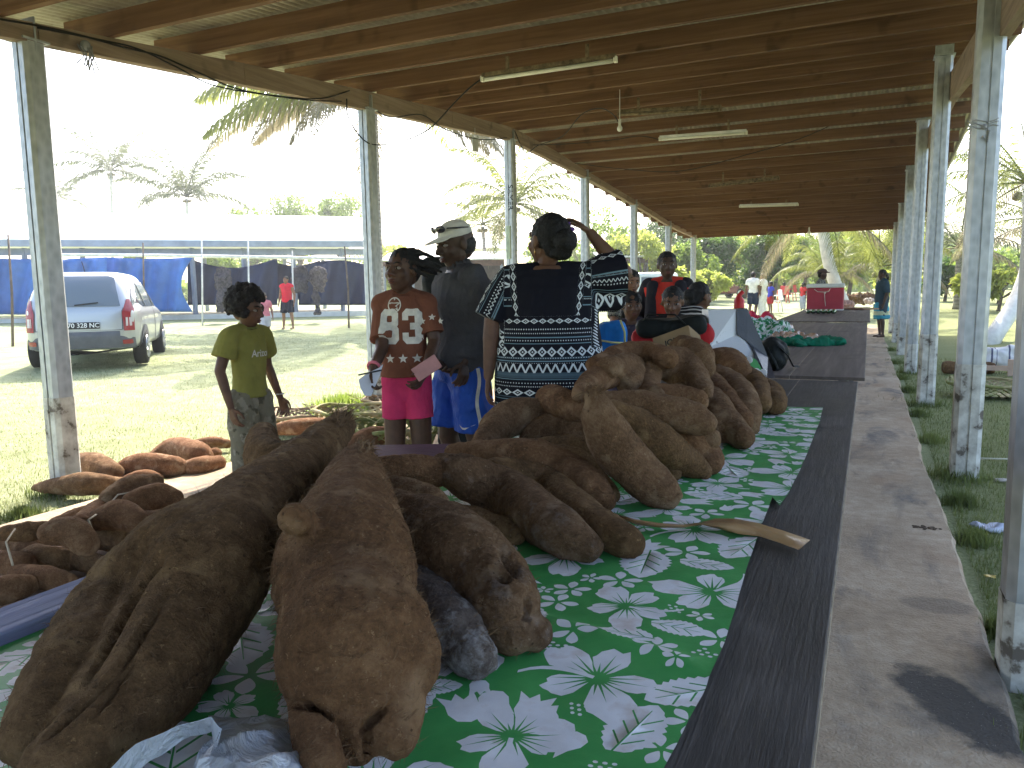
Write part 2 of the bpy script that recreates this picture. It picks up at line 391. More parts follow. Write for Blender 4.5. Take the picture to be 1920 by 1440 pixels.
# ---------------------------------------------------------------- tables
TZ=0.75
M=Mat('dark_board',.62,.35)
g=M.noise((110,4.5,20),6,.7,dist=.4); g2=M.noise((5,3,5),5,.6); g3=M.noise((220,22,20),3,.7)
c=M.ramp(g*.45+g2*.55,[(.34,(.024,.021,.019)),(.5,(.052,.045,.041)),(.66,(.115,.10,.09))])
x_,y_,z_=M.xyz()
c=M.mix(c,(.16,.145,.13),((M.noise((26,4,9),6,.75)-.64)*9).clamp()*.35)
M.color(c); M.rough(g2*.5+.35); M.bump(g*.6+g3*.4,.45,.006); DARK=M.m
DARK2=wood('weathered_board',(.075,.058,.048),(.125,.10,.088),(.19,.155,.135),axis=1,rough=.6)
EDGE=plain('board_edge',(.30,.25,.19),.8,.3,20)
BLUEW=wood('blue_weathered_wood',(.15,.16,.26),(.28,.30,.46),(.42,.44,.62),axis=1,rough=.85,sc=1.6,bump=.9)
STEEL=plain('dull_steel',(.20,.20,.21),.5,.3,8,.1,.5,.7)
def table(label,x0,x1,y0,y1,z,mats,splits,name='trestle_table'):
    t=thing(name,label,'table',((x0+x1)/2,(y0+y1)/2,0))
    for (a,b,c_,d) in splits:
        m=MB(); m.box(((a+b)/2,(c_+d)/2,z-.010),(b-a-.004,d-c_-.004,.02),bev=.0015); o=m.build('board',mats[0],t)
        e=MB(); e.box((b-.0008,(c_+d)/2,z-.010),(.0026,d-c_-.012,.017)); e.build('edge_strip',EDGE,o)
    m=MB()
    for xx in (x0+.12,x1-.12): m.beam((xx,y0+.03,z-.065),(xx,y1-.03,z-.065),.045,.088)
    m.build('frame',mats[1],t)
    k=max(2,int(round((y1-y0)/2.2))+1)
    for i in range(k):
        yy=y0+.25+(y1-y0-.5)*i/(k-1)
        for xx in (x0+.14,x1-.14):
            m=MB(); m.beam((xx,yy,0.0),(xx+(.03 if xx<x0+.3 else -.03),yy,z-.11),.05,.05,up=(0,1,0)); m.build('leg',STEEL,t)
    return t
table('near trestle table of black boards under the green flowered cloth and giant yams',-1.22,-.04,-.5,4.88,TZ,(DARK,STEEL),[(-1.22,-.36,-.5,4.88),(-.36,-.04,-.5,4.88)])
table('middle trestle table of brown grey boards carrying bags, bread and a green shirt',-1.24,-.005,4.9,12.3,TZ+.02,(DARK2,STEEL),[(-1.24,-.42,4.9,12.3),(-.42,-.005,4.9,12.3)])
table('farthest trestle table carrying the red cooler and a heap of goods',-1.30,.03,12.33,20.5,TZ+.04,(DARK2,STEEL),[(-1.3,.03,12.33,20.5)])
m=MB(); m.box((-1.278,.35,TZ+.005),(.105,2.4,.05),bev=.004); o=m.build('timber_plank',BLUEW); tag(o,'blue grey weathered timber plank along the left edge of the near table','plank')
for yy in (-.6,1.4):
    m=MB(); m.beam((-1.29,yy,0),(-1.29,yy,TZ-.022),.06,.06,up=(0,1,0)); m.build('leg',STEEL,o)
# ---------------------------------------------------------------- flowered cloth
def rotp(P,a,s,cx,cy): ca,sa=math.cos(a),math.sin(a); return [(cx+s*(x*ca-y*sa),cy+s*(x*sa+y*ca)) for x,y in P]
def petal_poly(a0,wd,r0,r1,rr):
    P=[];n=13
    for i in range(n):
        t=i/(n-1); a=a0+(t-.5)*wd*(1.0); q=math.sin(math.pi*t)**.42
        r=r0+(r1-r0)*q*(1+.06*math.sin(t*19+rr)+.05*math.cos(t*31+rr)); P.append((r*math.cos(a),r*math.sin(a)))
    P.append((r0*.55*math.cos(a0),r0*.55*math.sin(a0))); return P
def hibiscus(rr):
    W=[petal_poly(2*math.pi*i/5+.1*math.sin(i*3+rr),1.19,.16,.86+.16*math.sin(i*2.3+rr),rr+i) for i in range(5)]
    G=[]; 
    n=22; st=[]
    for i in range(2*n):
        a=math.pi*i/n; ln=(.62 if (i//2)%4 in(0,1) else .42)*(1+.15*math.sin(i*5+rr)); r=ln if i%2 else .15; st.append((r*math.cos(a),r*math.sin(a)))
    G.append(st)
    S=[]; a=rr; pts=[(.02*math.cos(a),.02*math.sin(a))]; L=[];Rr=[]
    for i in range(8):
        t=i/7; r=.05+1.0*t; an=a+.35*t*t; w_=.035+.03*t*(1-t); L.append((r*math.cos(an)-w_*math.sin(an),r*math.sin(an)+w_*math.cos(an))); Rr.append((r*math.cos(an)+w_*math.sin(an),r*math.sin(an)-w_*math.cos(an)))
    S.append(L+Rr[::-1]); return W,G,S
def leafp(rr):
    P=[];n=11
    for i in range(2*n):
        t=i/(2*n-1); r=.52*math.sin(math.pi*t)**.75*(1+(.0 if i%2 else .16)); P.append((-1+2*t,r))
    for i in range(2*n):
        t=1-i/(2*n-1); r=-.52*math.sin(math.pi*t)**.75*(1+(.0 if i%2 else .16)); P.append((-1+2*t+.001,r))
    P=P[1:-2]
    G=[[(-.95,-.015),(.75,-.008),(.75,.012),(-.95,.03)]]
    for k,x in enumerate((-.55,-.15,.25)):
        for sg in (1,-1): G.append([(x,.03*sg),(x+.33,.33*sg),(x+.29,.35*sg),(x-.07,.03*sg)])
    return [P],G,[]
def daisy(rr,n=5):
    W=[]
    for i in range(n):
        a=2*math.pi*i/n; P=[]
        for k in range(10):
            t=k/9; P.append((.14+.86*t, .27*math.sin(math.pi*min(1,t*1.02))**.7*(.5+.7*t)))
        Q=[(x,-y) for x,y in P[::-1][1:-1]]; W.append(rotp(P+Q,a+.12*math.sin(i*4+rr),1,0,0))
    return W,[[(.17*math.cos(a),.17*math.sin(a)) for a in np.linspace(0,2*math.pi,9)[:-1]]],[]
def bud(rr):
    return [[(-.9,0),(-.75,.42),(-.3,.62),(.25,.6),(.95,.75),(.55,.3),(1.0,.05),(.5,-.12),(.95,-.6),(.2,-.55),(-.35,-.58),(-.75,-.4)]],[],[]
def dots(rr):
    W=[]
    for i in range(7):
        cx=(i%3)*.5-.5+.2*(i//3); cy_=(i//3)*.42-.4; W.append([(cx+.15*math.cos(a),cy_+.13*math.sin(a)) for a in np.linspace(0,2*math.pi,9)[:-1]])
    return W,[],[]
GREEN=Mat('cloth_green',.5,.35); n=GREEN.noise(9,4); GREEN.color(GREEN.ramp(n,[(.3,(.040,.24,.062)),(.7,(.070,.33,.092))])); GREEN.bump(GREEN.noise(30,4)*.7+GREEN.noise(600,1)*.1,.35,.006); GREEN=GREEN.m
WHITE=Mat('cloth_white',.5,.35); n=WHITE.noise(12,5,.6); WHITE.color(WHITE.ramp(n,[(.3,(.60,.58,.60)),(.55,(.72,.71,.74)),(.75,(.50,.40,.36))])); WHITE.bump(WHITE.noise(30,4)*.7+WHITE.noise(600,1)*.1,.35,.006); WHITE=WHITE.m
def cz(x,y):
    v=Vector((x*4.5,y*4.5,0)); z=TZ+.0045+.005*(noise.noise(v)+1)+.003*(noise.noise(v*3)+1)
    z+= .010*math.exp(-((y-1.16+.25*(x+.6))/.02)**2)*(1 if x>-1 else 0)+.006*math.exp(-((y-1.75-.2*(x+.3))/.03)**2)
    return z
edge_px=[(1225,1480),(1268,1400),(1318,1300),(1358,1205),(1382,1130),(1402,1060),(1420,1008),(1440,955),(1448,932),(1462,948),(1478,925),(1505,870),(1525,820),(1537,790),(1543,764),(1480,762)]
E0=[onz(*p,TZ+.012) for p in edge_px]
outline=[(E0[0].x,.25)]+[(p.x,p.y) for p in E0]+[(-.9,3.8),(-1.215,3.7),(-1.218,2.5),(-1.216,1.2),(-1.218,.25)]
def make_cloth():
    shapes=[]; placed=[]
    def put(kind,cx,cy,s,a,chk=True):
        rr=rng.uniform(0,6)
        if chk:
            for (x,y,r) in placed:
                if math.hypot(x-cx,y-cy)<r+s*(.74 if kind!='l' else .62): return False
        placed.append((cx,cy,s*(.84 if kind!='l' else .66)))
        W,G,S={'h':hibiscus,'l':leafp,'d':daisy,'b':bud,'o':dots}[kind](rr)
        shapes.append(([rotp(p,a,s,cx,cy) for p in W],[rotp(p,a,s,cx,cy) for p in G],[rotp(p,a,s,cx,cy) for p in S])); return True
    for (px,py,wpx,k) in [(1120,1275,120,'h'),(1175,1140,85,'h'),(1335,1112,95,'h'),(960,1385,110,'h'),(1060,1045,90,'h'),(1300,995,75,'h'),(1250,955,52,'h'),(1175,1195,48,'l'),(1270,1180,48,'l'),(1290,1300,75,'l'),(1190,1370,78,'l'),
                          (1410,950,38,'d'),(1350,1200,40,'d'),(1070,1105,34,'d'),(1045,1130,36,'d'),(1230,1220,38,'d'),(1075,1190,40,'d'),(1240,1410,44,'d'),(870,1330,46,'b'),(925,1320,40,'b'),(1000,1330,44,'b'),(1030,1365,46,'b'),(1060,1395,40,'b'),(820,1290,40,'l'),(1340,930,50,'l'),(1440,800,40,'h'),(1040,1215,25,'o'),(1260,1145,22,'o'),(1085,1330,26,'o'),(1320,1225,26,'o'),(120,1230,50,'l'),(60,1290,60,'h'),(470,1270,60,'d'),(430,1330,50,'h')]:
        p=onz(px,py,TZ+.01); d=(Vector(CP)-p).length; put(k,p.x,p.y,wpx*d/F*1.12,rng.uniform(0,6.28),False)
    for k,s,N in (('h',.125,300),('h',.10,300),('l',.085,500),('l',.065,700),('d',.048,900),('b',.042,1200),('d',.034,1200),('o',.024,500),('b',.026,1500),('d',.022,1500)):
        for _ in range(N):
            put(k,rng.uniform(-1.2,-.1),rng.uniform(.3,3.75),s*rng.uniform(.85,1.1),rng.uniform(0,6.28))
    verts=[];edges=[];polys=[]
    def addf(P,c):
        b=len(verts); n=len(P); verts.extend(Vector(q) for q in P); edges.extend((b+i,b+(i+1)%n) for i in range(n)); polys.append((np.array(P),c))
    addf(outline,0)
    for W,G,S in shapes:
        for p in W: addf(p,1)
        for p in G: addf(p,2)
        for p in S: addf(p,3)
    for gx in np.arange(-1.2,0.0,.03):
        for gy in np.arange(.3,3.8,.03):
            verts.append(Vector((gx+rng.uniform(-.004,.004),gy+rng.uniform(-.004,.004))))
    vo,eo,fo,_,_,_=delaunay_2d_cdt(verts,edges,[],0,1e-5,False)
    vv=np.array([(v.x,v.y) for v in vo]); ff=np.array([tuple(f) for f in fo]); cc=vv[ff].mean(1)
    od=np.argsort(cc[:,0]); cs=cc[od]; cl=np.full(len(ff),-1)
    for P,c in polys:
        lo,hi=np.searchsorted(cs[:,0],[P[:,0].min(),P[:,0].max()]); q=cs[lo:hi]; ins=np.zeros(len(q),bool); n=len(P); j=n-1
        for i in range(n):
            xi,yi=P[i];xj,yj=P[j]
            if yi!=yj: ins^=((yi>q[:,1])!=(yj>q[:,1]))&(q[:,0]<(xj-xi)*(q[:,1]-yi)/(yj-yi)+xi)
            j=i
        ix=od[lo:hi][ins]; cl[ix]=np.where(cl[ix]==-1,(-1 if c else 0),np.maximum(cl[ix],c))
    fl=[tuple(int(k) for k in f) for f,c in zip(ff,cl) if c>=0]; mi=[1 if c in(1,3) else 0 for c in cl if c>=0]
    V=[(v.x,v.y,cz(v.x,v.y)) for v in vo]
    me=bpy.data.meshes.new('c'); me.from_pydata(V,[],fl); me.polygons.foreach_set('material_index',mi)
    bm=bmesh.new(); bm.from_mesh(me); bmesh.ops.delete(bm,geom=[v for v in bm.verts if not v.link_faces],context='VERTS'); bmesh.ops.recalc_face_normals(bm,faces=bm.faces)
    if sum(f.normal.z for f in bm.faces)<0: bmesh.ops.reverse_faces(bm,faces=bm.faces)
    bm.to_mesh(me); bm.free()
    o=finish('tablecloth',me,[GREEN,WHITE],smooth=True); tag(o,'green tablecloth printed with white hibiscus flowers and leaves under the yams','tablecloth')
make_cloth()
# ---------------------------------------------------------------- yams
def yam_mat(name,a,b,c,pale,mould=0,sc=1):
    M=Mat(name,.92,.12)
    n1=M.noise(8*sc,5,.6); n2=M.noise(38*sc,6,.7); n3=M.noise((150*sc,150*sc,150*sc),5,.75); bl=M.noise(14*sc,3,.5)
    ring=M.noise((24,24,24),4,.6,dist=3)
    col=M.ramp(n1*.38+n2*.34+n3*.28,[(.38,a),(.5,b),(.61,c)])
    col=M.mix(col,pale,((bl-.57)*9).clamp()*.5)
    col=M.mix(col,tuple(x*.45 for x in a),((M.noise(5.5*sc,4,.6)-.55)*6).clamp()*.55)
    spk=M.voro(170*sc); col=M.mix(col,tuple(min(1,x*1.6) for x in pale),spk.lt(.10)*((n2-.5)*6).clamp()*.8)
    pore=M.voro(62*sc); col=M.mix(col,tuple(x*.30 for x in a),pore.lt(.13)*((bl-.50)*12).clamp()*.6)
    crk=M.noise((16,16,55),5,.7,dist=1.5); col=M.mix(col,tuple(x*.5 for x in a),((crk-.60)*16).clamp()*.45)
    col=M.mix(col,pale,((M.noise(95*sc,3,.8)-.62)*14).clamp()*.55)
    if mould: col=M.mix(col,(.42,.40,.40),((M.noise(10,6,.72)-.55)*9).clamp()*mould); 
    M.color(col); M.bump(n2*.5+n3*.6+ring*.3-((crk-.60)*8).clamp()*.15,1.0,.014); return M.m
YM=[yam_mat('yam_skin_a',(0.080,0.043,0.020),(0.154,0.087,0.041),(0.243,0.142,0.070),(0.364,0.230,0.114)),
    yam_mat('yam_skin_b',(0.091,0.045,0.022),(0.175,0.090,0.044),(0.263,0.147,0.077),(0.379,0.237,0.135)),
    yam_mat('yam_skin_c',(0.095,0.050,0.024),(0.182,0.101,0.053),(0.271,0.166,0.093),(0.378,0.263,0.158)),
    yam_mat('yam_skin_mouldy',(0.062,0.045,0.037),(0.117,0.089,0.077),(0.186,0.153,0.134),(0.275,0.236,0.211),mould=.75),
    yam_mat('yam_skin_dusty',(0.080,0.043,0.022),(0.148,0.082,0.043),(0.229,0.140,0.082),(0.340,0.237,0.160),mould=.22),
    yam_mat('yam_skin_red',(0.134,0.059,0.029),(0.242,0.120,0.063),(0.364,0.210,0.121),(0.489,0.348,0.220))]
HAIR=plain('yam_root_hair',(.16,.095,.05),.9,.4,60,0)
def catmull(P,k):
    out=[];n=len(P)
    for i in range(n-1):
        a,b,c,d=P[max(i-1,0)],P[i],P[i+1],P[min(i+2,n-1)]
        for j in range(k):
            t=j/k; out.append(.5*((2*b)+(c-a)*t+(2*a-5*b+4*c-d)*t*t+(3*b-a-3*c+d)*t**3))
    out.append(P[-1]); return out
def yam_path(ctrl,base):
    W=[]
    for q in ctrl:
        px,py,r=q[:3]; h=q[3] if len(q)>3 and q[3] is not None else None
        d=1.5
        for _ in range(12):
            rw=r*d/F; z=base+(h if h is not None else rw*.97); p=onz(px,py,z); d=(CM.T@(np.array(p)-CP))[2]*-1
        W.append(np.array([p.x,p.y,p.z,r*d/F]))
    return W
nyam=[0]
def yam(label,paths,mat=0,base=TZ+.012,group=None,hair=0,tufts=(),dents=(),amp=.38,sub=5,cat='yam'):
    nyam[0]+=1; m=MB(); dmin=9; allr=[]
    for ctrl in paths:
        P=catmull(yam_path(ctrl,base),4) if len(ctrl)>1 else yam_path(ctrl,base)
        for a,b in zip(P[:-1],P[1:]): m.cap(a[:3],b[:3],max(.003,a[3]),max(.003,b[3]),14)
        if len(P)==1: m.ball(P[0][:3],P[0][3])
        for p in P: allr.append(p[3]); dmin=min(dmin,np.linalg.norm(p[:3]-CP))
    vox=max(.0034,dmin*.0034); rm=max(allr); me=remesh(m,vox,8 if vox<.006 else 5)
    displace(me,[(.45/rm,.13*rm*amp),(1.1/rm,.065*rm*amp),(28,.0038),(70,.0020),(150,.0012)],nyam[0])
    if dents:
        co=getco(me); no=getno(me); c=(co-CP)@CM; sx=960+F*c[:,0]/-c[:,2]; sy=720-F*c[:,1]/-c[:,2]; fc=np.einsum('ij,ij->i',no,co-CP)<0
        for (dx,dy,rx,ry,ang,dep) in dents:
            ca,sa=math.cos(ang),math.sin(ang); u=(sx-dx)*ca+(sy-dy)*sa; v=-(sx-dx)*sa+(sy-dy)*ca
            k=np.exp(-((u/rx)**2+(v/ry)**2)**1.5)*fc; co-=no*(k*dep)[:,None]
        me.vertices.foreach_set('co',co.ravel()); me.update()
    ms=[YM[mat]]
    if hair or tufts:
        ms.append(HAIR); co=getco(me); no=getno(me); b=MB(); R_=random.Random(nyam[0])
        def strand(p,n,L,w):
            t=Vector((R_.uniform(-1,1),R_.uniform(-1,1),R_.uniform(-1,.6))); d=(n*.55+t*.6).normalized(); s=d.cross(Vector((R_.random(),R_.random(),R_.random()))).normalized()*w
            q=p; vs=[]
            for k in range(5):
                vs+=[q-s*(1-k/5),q+s*(1-k/5)]; q=q+d*L/4; d=(d+t*.35).normalized()
            b.add(vs,[(0,1,3,2),(2,3,5,4),(4,5,7,6),(6,7,9,8)])
        for _ in range(hair):
            i=R_.randrange(len(co)); strand(Vector(co[i]),Vector(no[i]),R_.uniform(.007,.019),.00045)
        for (tx,ty,n,L) in tufts:
            c=(co-CP)@CM; sx=960+F*c[:,0]/-c[:,2]; sy=720-F*c[:,1]/-c[:,2]; near=np.where(np.hypot(sx-tx,sy-ty)<16)[0]
            if not len(near): near=[int(np.argmin(np.hypot(sx-tx,sy-ty)))]
            for _ in range(n):
                i=R_.choice(list(near)); strand(Vector(co[i]),Vector(no[i]),L*R_.uniform(.4,1),.0017)
        o=finish('yam',me,ms[0],smooth=True); b.build('root_hair',HAIR,o)
    else: o=finish('yam',me,ms[0],smooth=True)
    return tag(o,label,cat,group)
G1='yams heaped on the tablecloth'
# the two giants
yam('longest giant yam, slanting at the left of the table, deeply grooved with a forked foot',
    [[(640,800,27,.16),(590,850,45,.15),(520,918,70,.145),(450,990,95,.135),(395,1065,118,.125),(345,1160,112),(285,1270,98),(195,1375,82),(110,1440,70)],
     [(450,990,85,.135),(345,1040,100,.14),(235,1130,92),(150,1250,88),(70,1370,68)],
     [(330,1090,85,.10),(255,1215,75,.075),(170,1345,66,.055)],
     [(560,870,45,.15),(500,865,42,.155),(492,815,24,.16)]],0,hair=3200,tufts=[(640,785,260,.055)],group=G1,amp=.35,
    dents=[(258,1110,75,7,-1.05,.012),(205,1205,70,7,-1.05,.013),(262,1195,75,7,-1.0,.013),(215,1290,60,7,-.95,.011),(150,1325,75,7,-.75,.013),(290,1060,30,10,-.9,.010)])
yam('broad bulging giant yam at the middle front, round side knob and cracked foot',
    [[(682,838,17,.19),(668,878,44,.18),(662,930,72,.165),(652,1000,106,.15),(646,1075,134,.135),(652,1140,128,.12),(668,1215,156,.11)],[(700,1240,128,.10),(640,1245,122,.095)],
     [(600,1310,68,.075),(604,1385,58,.058),(612,1440,50,.05)],[(735,1300,80,.08),(744,1382,48,.050)],[(680,1320,60,.07),(674,1410,34,.042)],
     [(560,1105,44,.12),(640,1100,60,.14)],[(590,1000,26,.18),(572,985,28,.22),(553,972,35,.25)]],1,hair=4500,tufts=[(683,835,80,.03),(553,972,20,.02)],group=G1,amp=.62,
    dents=[(575,1322,36,8,.15,.026),(622,1338,26,8,.6,.028),(652,1385,45,8,1.35,.026),(700,1348,30,8,-.8,.022),(690,1400,36,7,1.5,.016)])
yam('thick brown yam right of the knobbed giant, with a dark double crack',
    [[(745,955,42,.12),(800,995,68,.11),(858,1035,82,.10),(908,1085,84),(945,1135,74),(960,1180,50)],[(950,1150,55),(992,1180,40)],[(940,1190,36),(1000,1185,38)]],4,hair=500,group=G1,
    dents=[(955,1052,30,9,1.0,.024),(940,1078,16,10,.6,.022),(990,1140,26,6,1.5,.012),(985,1158,28,5,-.2,.008)])
yam('dark grey yam with white mould patches, low beside the cracked thick yam',[[(740,1085,52),(790,1128,58),(845,1180,58),(888,1225,46),(900,1238,36)]],3,hair=300,group=G1)
yam('long dusty brown yam with white specks pointing to the middle of the cloth',[[(832,872,26,.13),(875,893,42,.11),(940,925,49),(1000,962,51),(1055,1000,47),(1100,1024,33)]],4,hair=250,group=G1)
yam('long curved yam directly behind the dusty one, ending beside the paper strip',[[(880,885,20,.10),(950,888,32,.09),(1015,908,38),(1065,945,38),(1115,982,36),(1168,1010,34),(1183,1018,27)]],0,hair=120,group=G1)
yam('humped yam behind the long curved yam in the front row',[[(850,850,18,.10),(915,852,30,.11),(985,862,42,.10),(1050,888,46),(1100,915,40),(1130,935,27)]],1,hair=80,group=G1)
yam('short pale brown yam lying behind the cracked thick yam',[[(690,925,28,.10),(755,925,32,.11),(815,942,30,.10)]],2,group=G1)
yam('dark yam peeping out between the mould specked yam and the knobbed giant',[[(700,885,28,.13),(760,880,32,.13),(815,885,30,.12)]],1,group=G1)
yam('small dark yam tucked low under the dusty long yam',[[(850,965,26,.05),(910,985,28),(965,1000,24)]],0,group=G1,tufts=[(968,1000,26,.02),(1000,1010,10,.012)])
yam('slim yam lying under the humped yam near the cloth',[[(1000,895,28,.07),(1060,930,30),(1120,975,20)]],2,group=G1)
yam('slim dark yam pressed between the humped yam and the upright forked yam',[[(1030,850,20,.10),(1075,870,32,.08),(1120,905,26),(1150,930,14)]],0,group=G1,tufts=[(1158,925,20,.02)])
yam('curved yam sloping down left of the round yam, its root end hairy',[[(893,842,16,.07),(920,812,28,.09),(955,785,36,.12),(995,772,28,.14),(1012,772,18,.14)]],2,group=G1,tufts=[(1010,775,50,.04)])
yam('round headed yam resting beside the patterned dress',[[(1032,752,32,.17),(1062,760,30,.17),(1105,775,19,.16)]],1,group=G1,tufts=[(1030,735,16,.02)])
yam('stout dark yam with a hairy left tip under the round headed yam',[[(985,822,12,.06),(1015,810,28,.08),(1060,802,38,.09),(1115,812,36,.09)]],2,group=G1,tufts=[(980,823,60,.035)])
yam('large forked yam with a stalk on top, leaning at the centre of the heap',[[(1110,735,15,.29),(1117,757,23,.26),(1126,787,37,.22),(1148,828,46,.16),(1185,872,43,.10),(1222,908,41),(1252,925,30)]],2,hair=160,group=G1,tufts=[(1112,732,50,.035)],amp=.5)
yam('long straight yam sloping right from the stalk of the forked yam',[[(1145,765,18,.22),(1195,795,33,.17),(1245,835,35,.11),(1290,868,30),(1322,885,14)]],0,hair=90,group=G1)
yam('smooth yam lying across the heap above the long straight one',[[(1140,752,20,.22),(1190,758,27,.21),(1245,772,32,.19),(1295,785,34,.17),(1322,795,24,.16)]],2,group=G1)
yam('lumpy yam under the smooth one on the right flank of the heap',[[(1220,810,35,.09),(1280,828,38,.09),(1322,850,32),(1335,870,22)]],1,group=G1)
yam('rounded yam end jutting from under the smooth yam',[[(1290,800,24,.12),(1328,822,24,.10)]],2,group=G1)
yam('small yam pinned beneath the long straight yam on the cloth',[[(1190,840,26,.04),(1235,868,25),(1262,885,20)]],0,group=G1)
yam('gnarled yam at the left shoulder of the heap beside the dress',[[(1090,738,20,.22),(1112,715,26,.23),(1150,695,30,.25)]],1,group=G1)
yam('fist shaped yam at the upper left of the heap',[[(1140,690,22,.27),(1180,692,30,.24),(1182,722,27,.20)]],2,group=G1)
yam('flattened yam along the back of the heap left of the brown box',[[(1115,685,18,.26),(1165,668,24,.28),(1215,665,26,.28),(1250,672,22,.28)]],1,group=G1,tufts=[(1198,662,14,.02)])
yam('stubby yam below the flattened one in the heap',[[(1222,695,22,.23),(1212,722,25,.19),(1228,745,20,.17)]],2,group=G1)
yam('big knuckled yam at the crown of the heap with a cut pale knob',[[(1238,680,32,.25),(1275,690,39,.22),(1300,715,36,.18),(1322,737,18,.16)]],2,group=G1,amp=.9)
yam('middle yam sitting below the knuckled crown yam',[[(1215,742,24,.17),(1262,745,26,.16),(1305,752,24,.15)]],1,group=G1)
yam('yam behind the brown box at the very top of the heap',[[(1280,655,28,.28),(1310,665,28,.27),(1318,690,24,.22)]],2,group=G1)
yam('smooth oval yam at the foot of the white shopping bag',[[(1335,676,24,.17),(1368,680,29,.16),(1388,698,22,.14)]],1,group=G1)
yam('heavy drooping yam on the right end of the heap',[[(1345,712,30,.13),(1378,735,34,.11),(1402,770,28,.08),(1408,798,20)]],2,group=G1)
yam('upright dark yam behind the heavy drooping one',[[(1395,700,18,.11),(1420,722,22,.09),(1428,756,20,.06)]],0,group=G1)
yam('last yam of the heap, lying alone near the bare dark boards',[[(1428,722,17,.07),(1448,742,25),(1455,760,20)]],0,group=G1)
yam('two lobed yam at the right foot of the heap on the cloth',[[(1330,745,24,.12),(1348,775,32,.09),(1345,808,25)],[(1348,775,30,.09),(1378,808,28),(1395,822,22)]],2,group=G1)
yam('dark yam wedged behind the two lobed yam',[[(1330,720,26,.14),(1352,742,26,.12),(1395,790,20,.06)]],1,group=G1)
yam('buried yam filling the middle of the heap',[[(1130,800,36,.06),(1200,790,48,.09),(1290,760,46,.09),(1350,750,40,.06)]],0,group=G1)
yam('buried yam low in the left of the heap',[[(960,850,26,.05),(1060,850,34,.05),(1130,850,34,.05)]],0,group=G1)
# tied yams on the floor at the left
G2='tied yams lying on the floor mat'
FB=.02
fl=[('yam at the left picture edge wrapped by a pale twine loop',[(-25,1018,26),(25,1020,31),(62,1032,26)],2),
('twine bound yam right of the first looped one',[(95,1000,24,.24),(135,998,30,.24),(162,1020,25,.2)],2),
('lower left yam under the first looped yam',[(-20,1055,26),(40,1062,28)],1),('dark yam between the two looped yams',[(65,1045,26),(105,1050,26),(130,1052,20)],0),
('slim yam running right under the twine bound yam',[(120,1045,22),(170,1055,20),(215,1062,15)],0),('long low yam in front of the looped yams',[(35,1078,22),(90,1085,24),(130,1092,18)],1),
('reddish yam with a blunt nose nearest the blue plank',[(-15,1110,30),(30,1102,27),(62,1095,17)],2),('rounded yam at the middle of the tied row',[(185,975,22,.22),(225,965,30,.24),(255,978,24,.22)],1),
('yam under the twine at the far end of the tied row',[(205,935,20,.25),(245,915,24,.27),(290,905,18,.26)],2),('plump yam beside the sunny slab edge',[(250,940,22,.24),(295,930,26,.24),(328,935,18,.22)],1),
('small yam half hidden by the forked giant',[(262,972,22),(305,978,24)],0),('dark round yam at the foot of the tied row',[(190,1005,26),(235,1008,30)],0),('knobbly little yam below the tied row',[(258,1000,18),(280,1005,18)],2),
('yam at the back of the tied row against the sunny edge',[(150,985,20,.22),(185,958,22,.2),(215,945,16,.18)],1),('small dark yam behind the first looped yam',[(10,1000,16,.2),(50,998,20,.2),(90,990,14,.2)],0),('yam lying across the back of the tied row near the post',[(100,985,15,.16),(150,968,18,.14),(190,955,12,.12)],2)]
for lb,ct,mt in fl: yam(lb,[ct],mt,base=FB,group=G2)
G3='yams lying on the sunny grass'
gf=[('long pointed yam lying on the grass across the foot of the first left post',[(62,915,6),(100,912,16),(160,907,23),(205,908,17),(238,902,6)],2),
('yam with a pale cut end on the grass right of the left post',[(130,868,18),(175,872,25),(212,888,21)],2),('shaggy red brown yam in the middle of the grass row',[(215,888,12),(260,874,25),(325,876,22),(350,880,12)],5),
('highest shaggy yam in the grass row',[(285,855,10),(325,840,20),(370,850,24),(385,862,14)],5),('far reddish yam of the grass row',[(370,832,10),(400,830,13),(430,832,9)],5),
('smooth orange yam at the right of the grass row',[(335,880,12),(370,875,19),(410,868,15)],5),('slim yam under the shaggy red brown one',[(235,900,10),(270,893,15),(300,897,10)],5),('small yam end behind the grass row',[(385,852,10),(405,850,12)],5)]
for lb,ct,mt in gf: yam(lb,[ct],mt,base=-.03,group=G3,hair=200)
# ---------------------------------------------------------------- people
def skin(name,c,r=.5):
    M=Mat(name,r,.35); n=M.noise(14,4); lo=tuple(x*.8 for x in c); hi=tuple(min(1,x*1.15) for x in c)
    M.color(M.ramp(n,[(.35,lo),(.65,hi)])); M.bump(M.noise(160,3),.12,.003); M.b.inputs['Subsurface Weight'].default_value=.04; return M.m
SK=[skin('skin_dark',(.085,.042,.026)),skin('skin_brown',(.135,.066,.038)),skin('skin_light_brown',(.24,.125,.075)),skin('skin_deep',(.075,.042,.028))]
HAIRM=plain('black_hair',(.005,.004,.004),.6,.5,60,.6,.4,bs=300)
HAIRB=plain('brown_black_hair',(.014,.010,.009),.65,.5,60,.6,.4,bs=300)
SCL=plain('eye_white',(.30,.26,.23),.3,.05,5,0); IRIS=plain('eye_iris',(.012,.007,.005),.15,.1,5,0,.6)
LIP=plain('lips',(.12,.045,.035),.45,.15,20,.1)
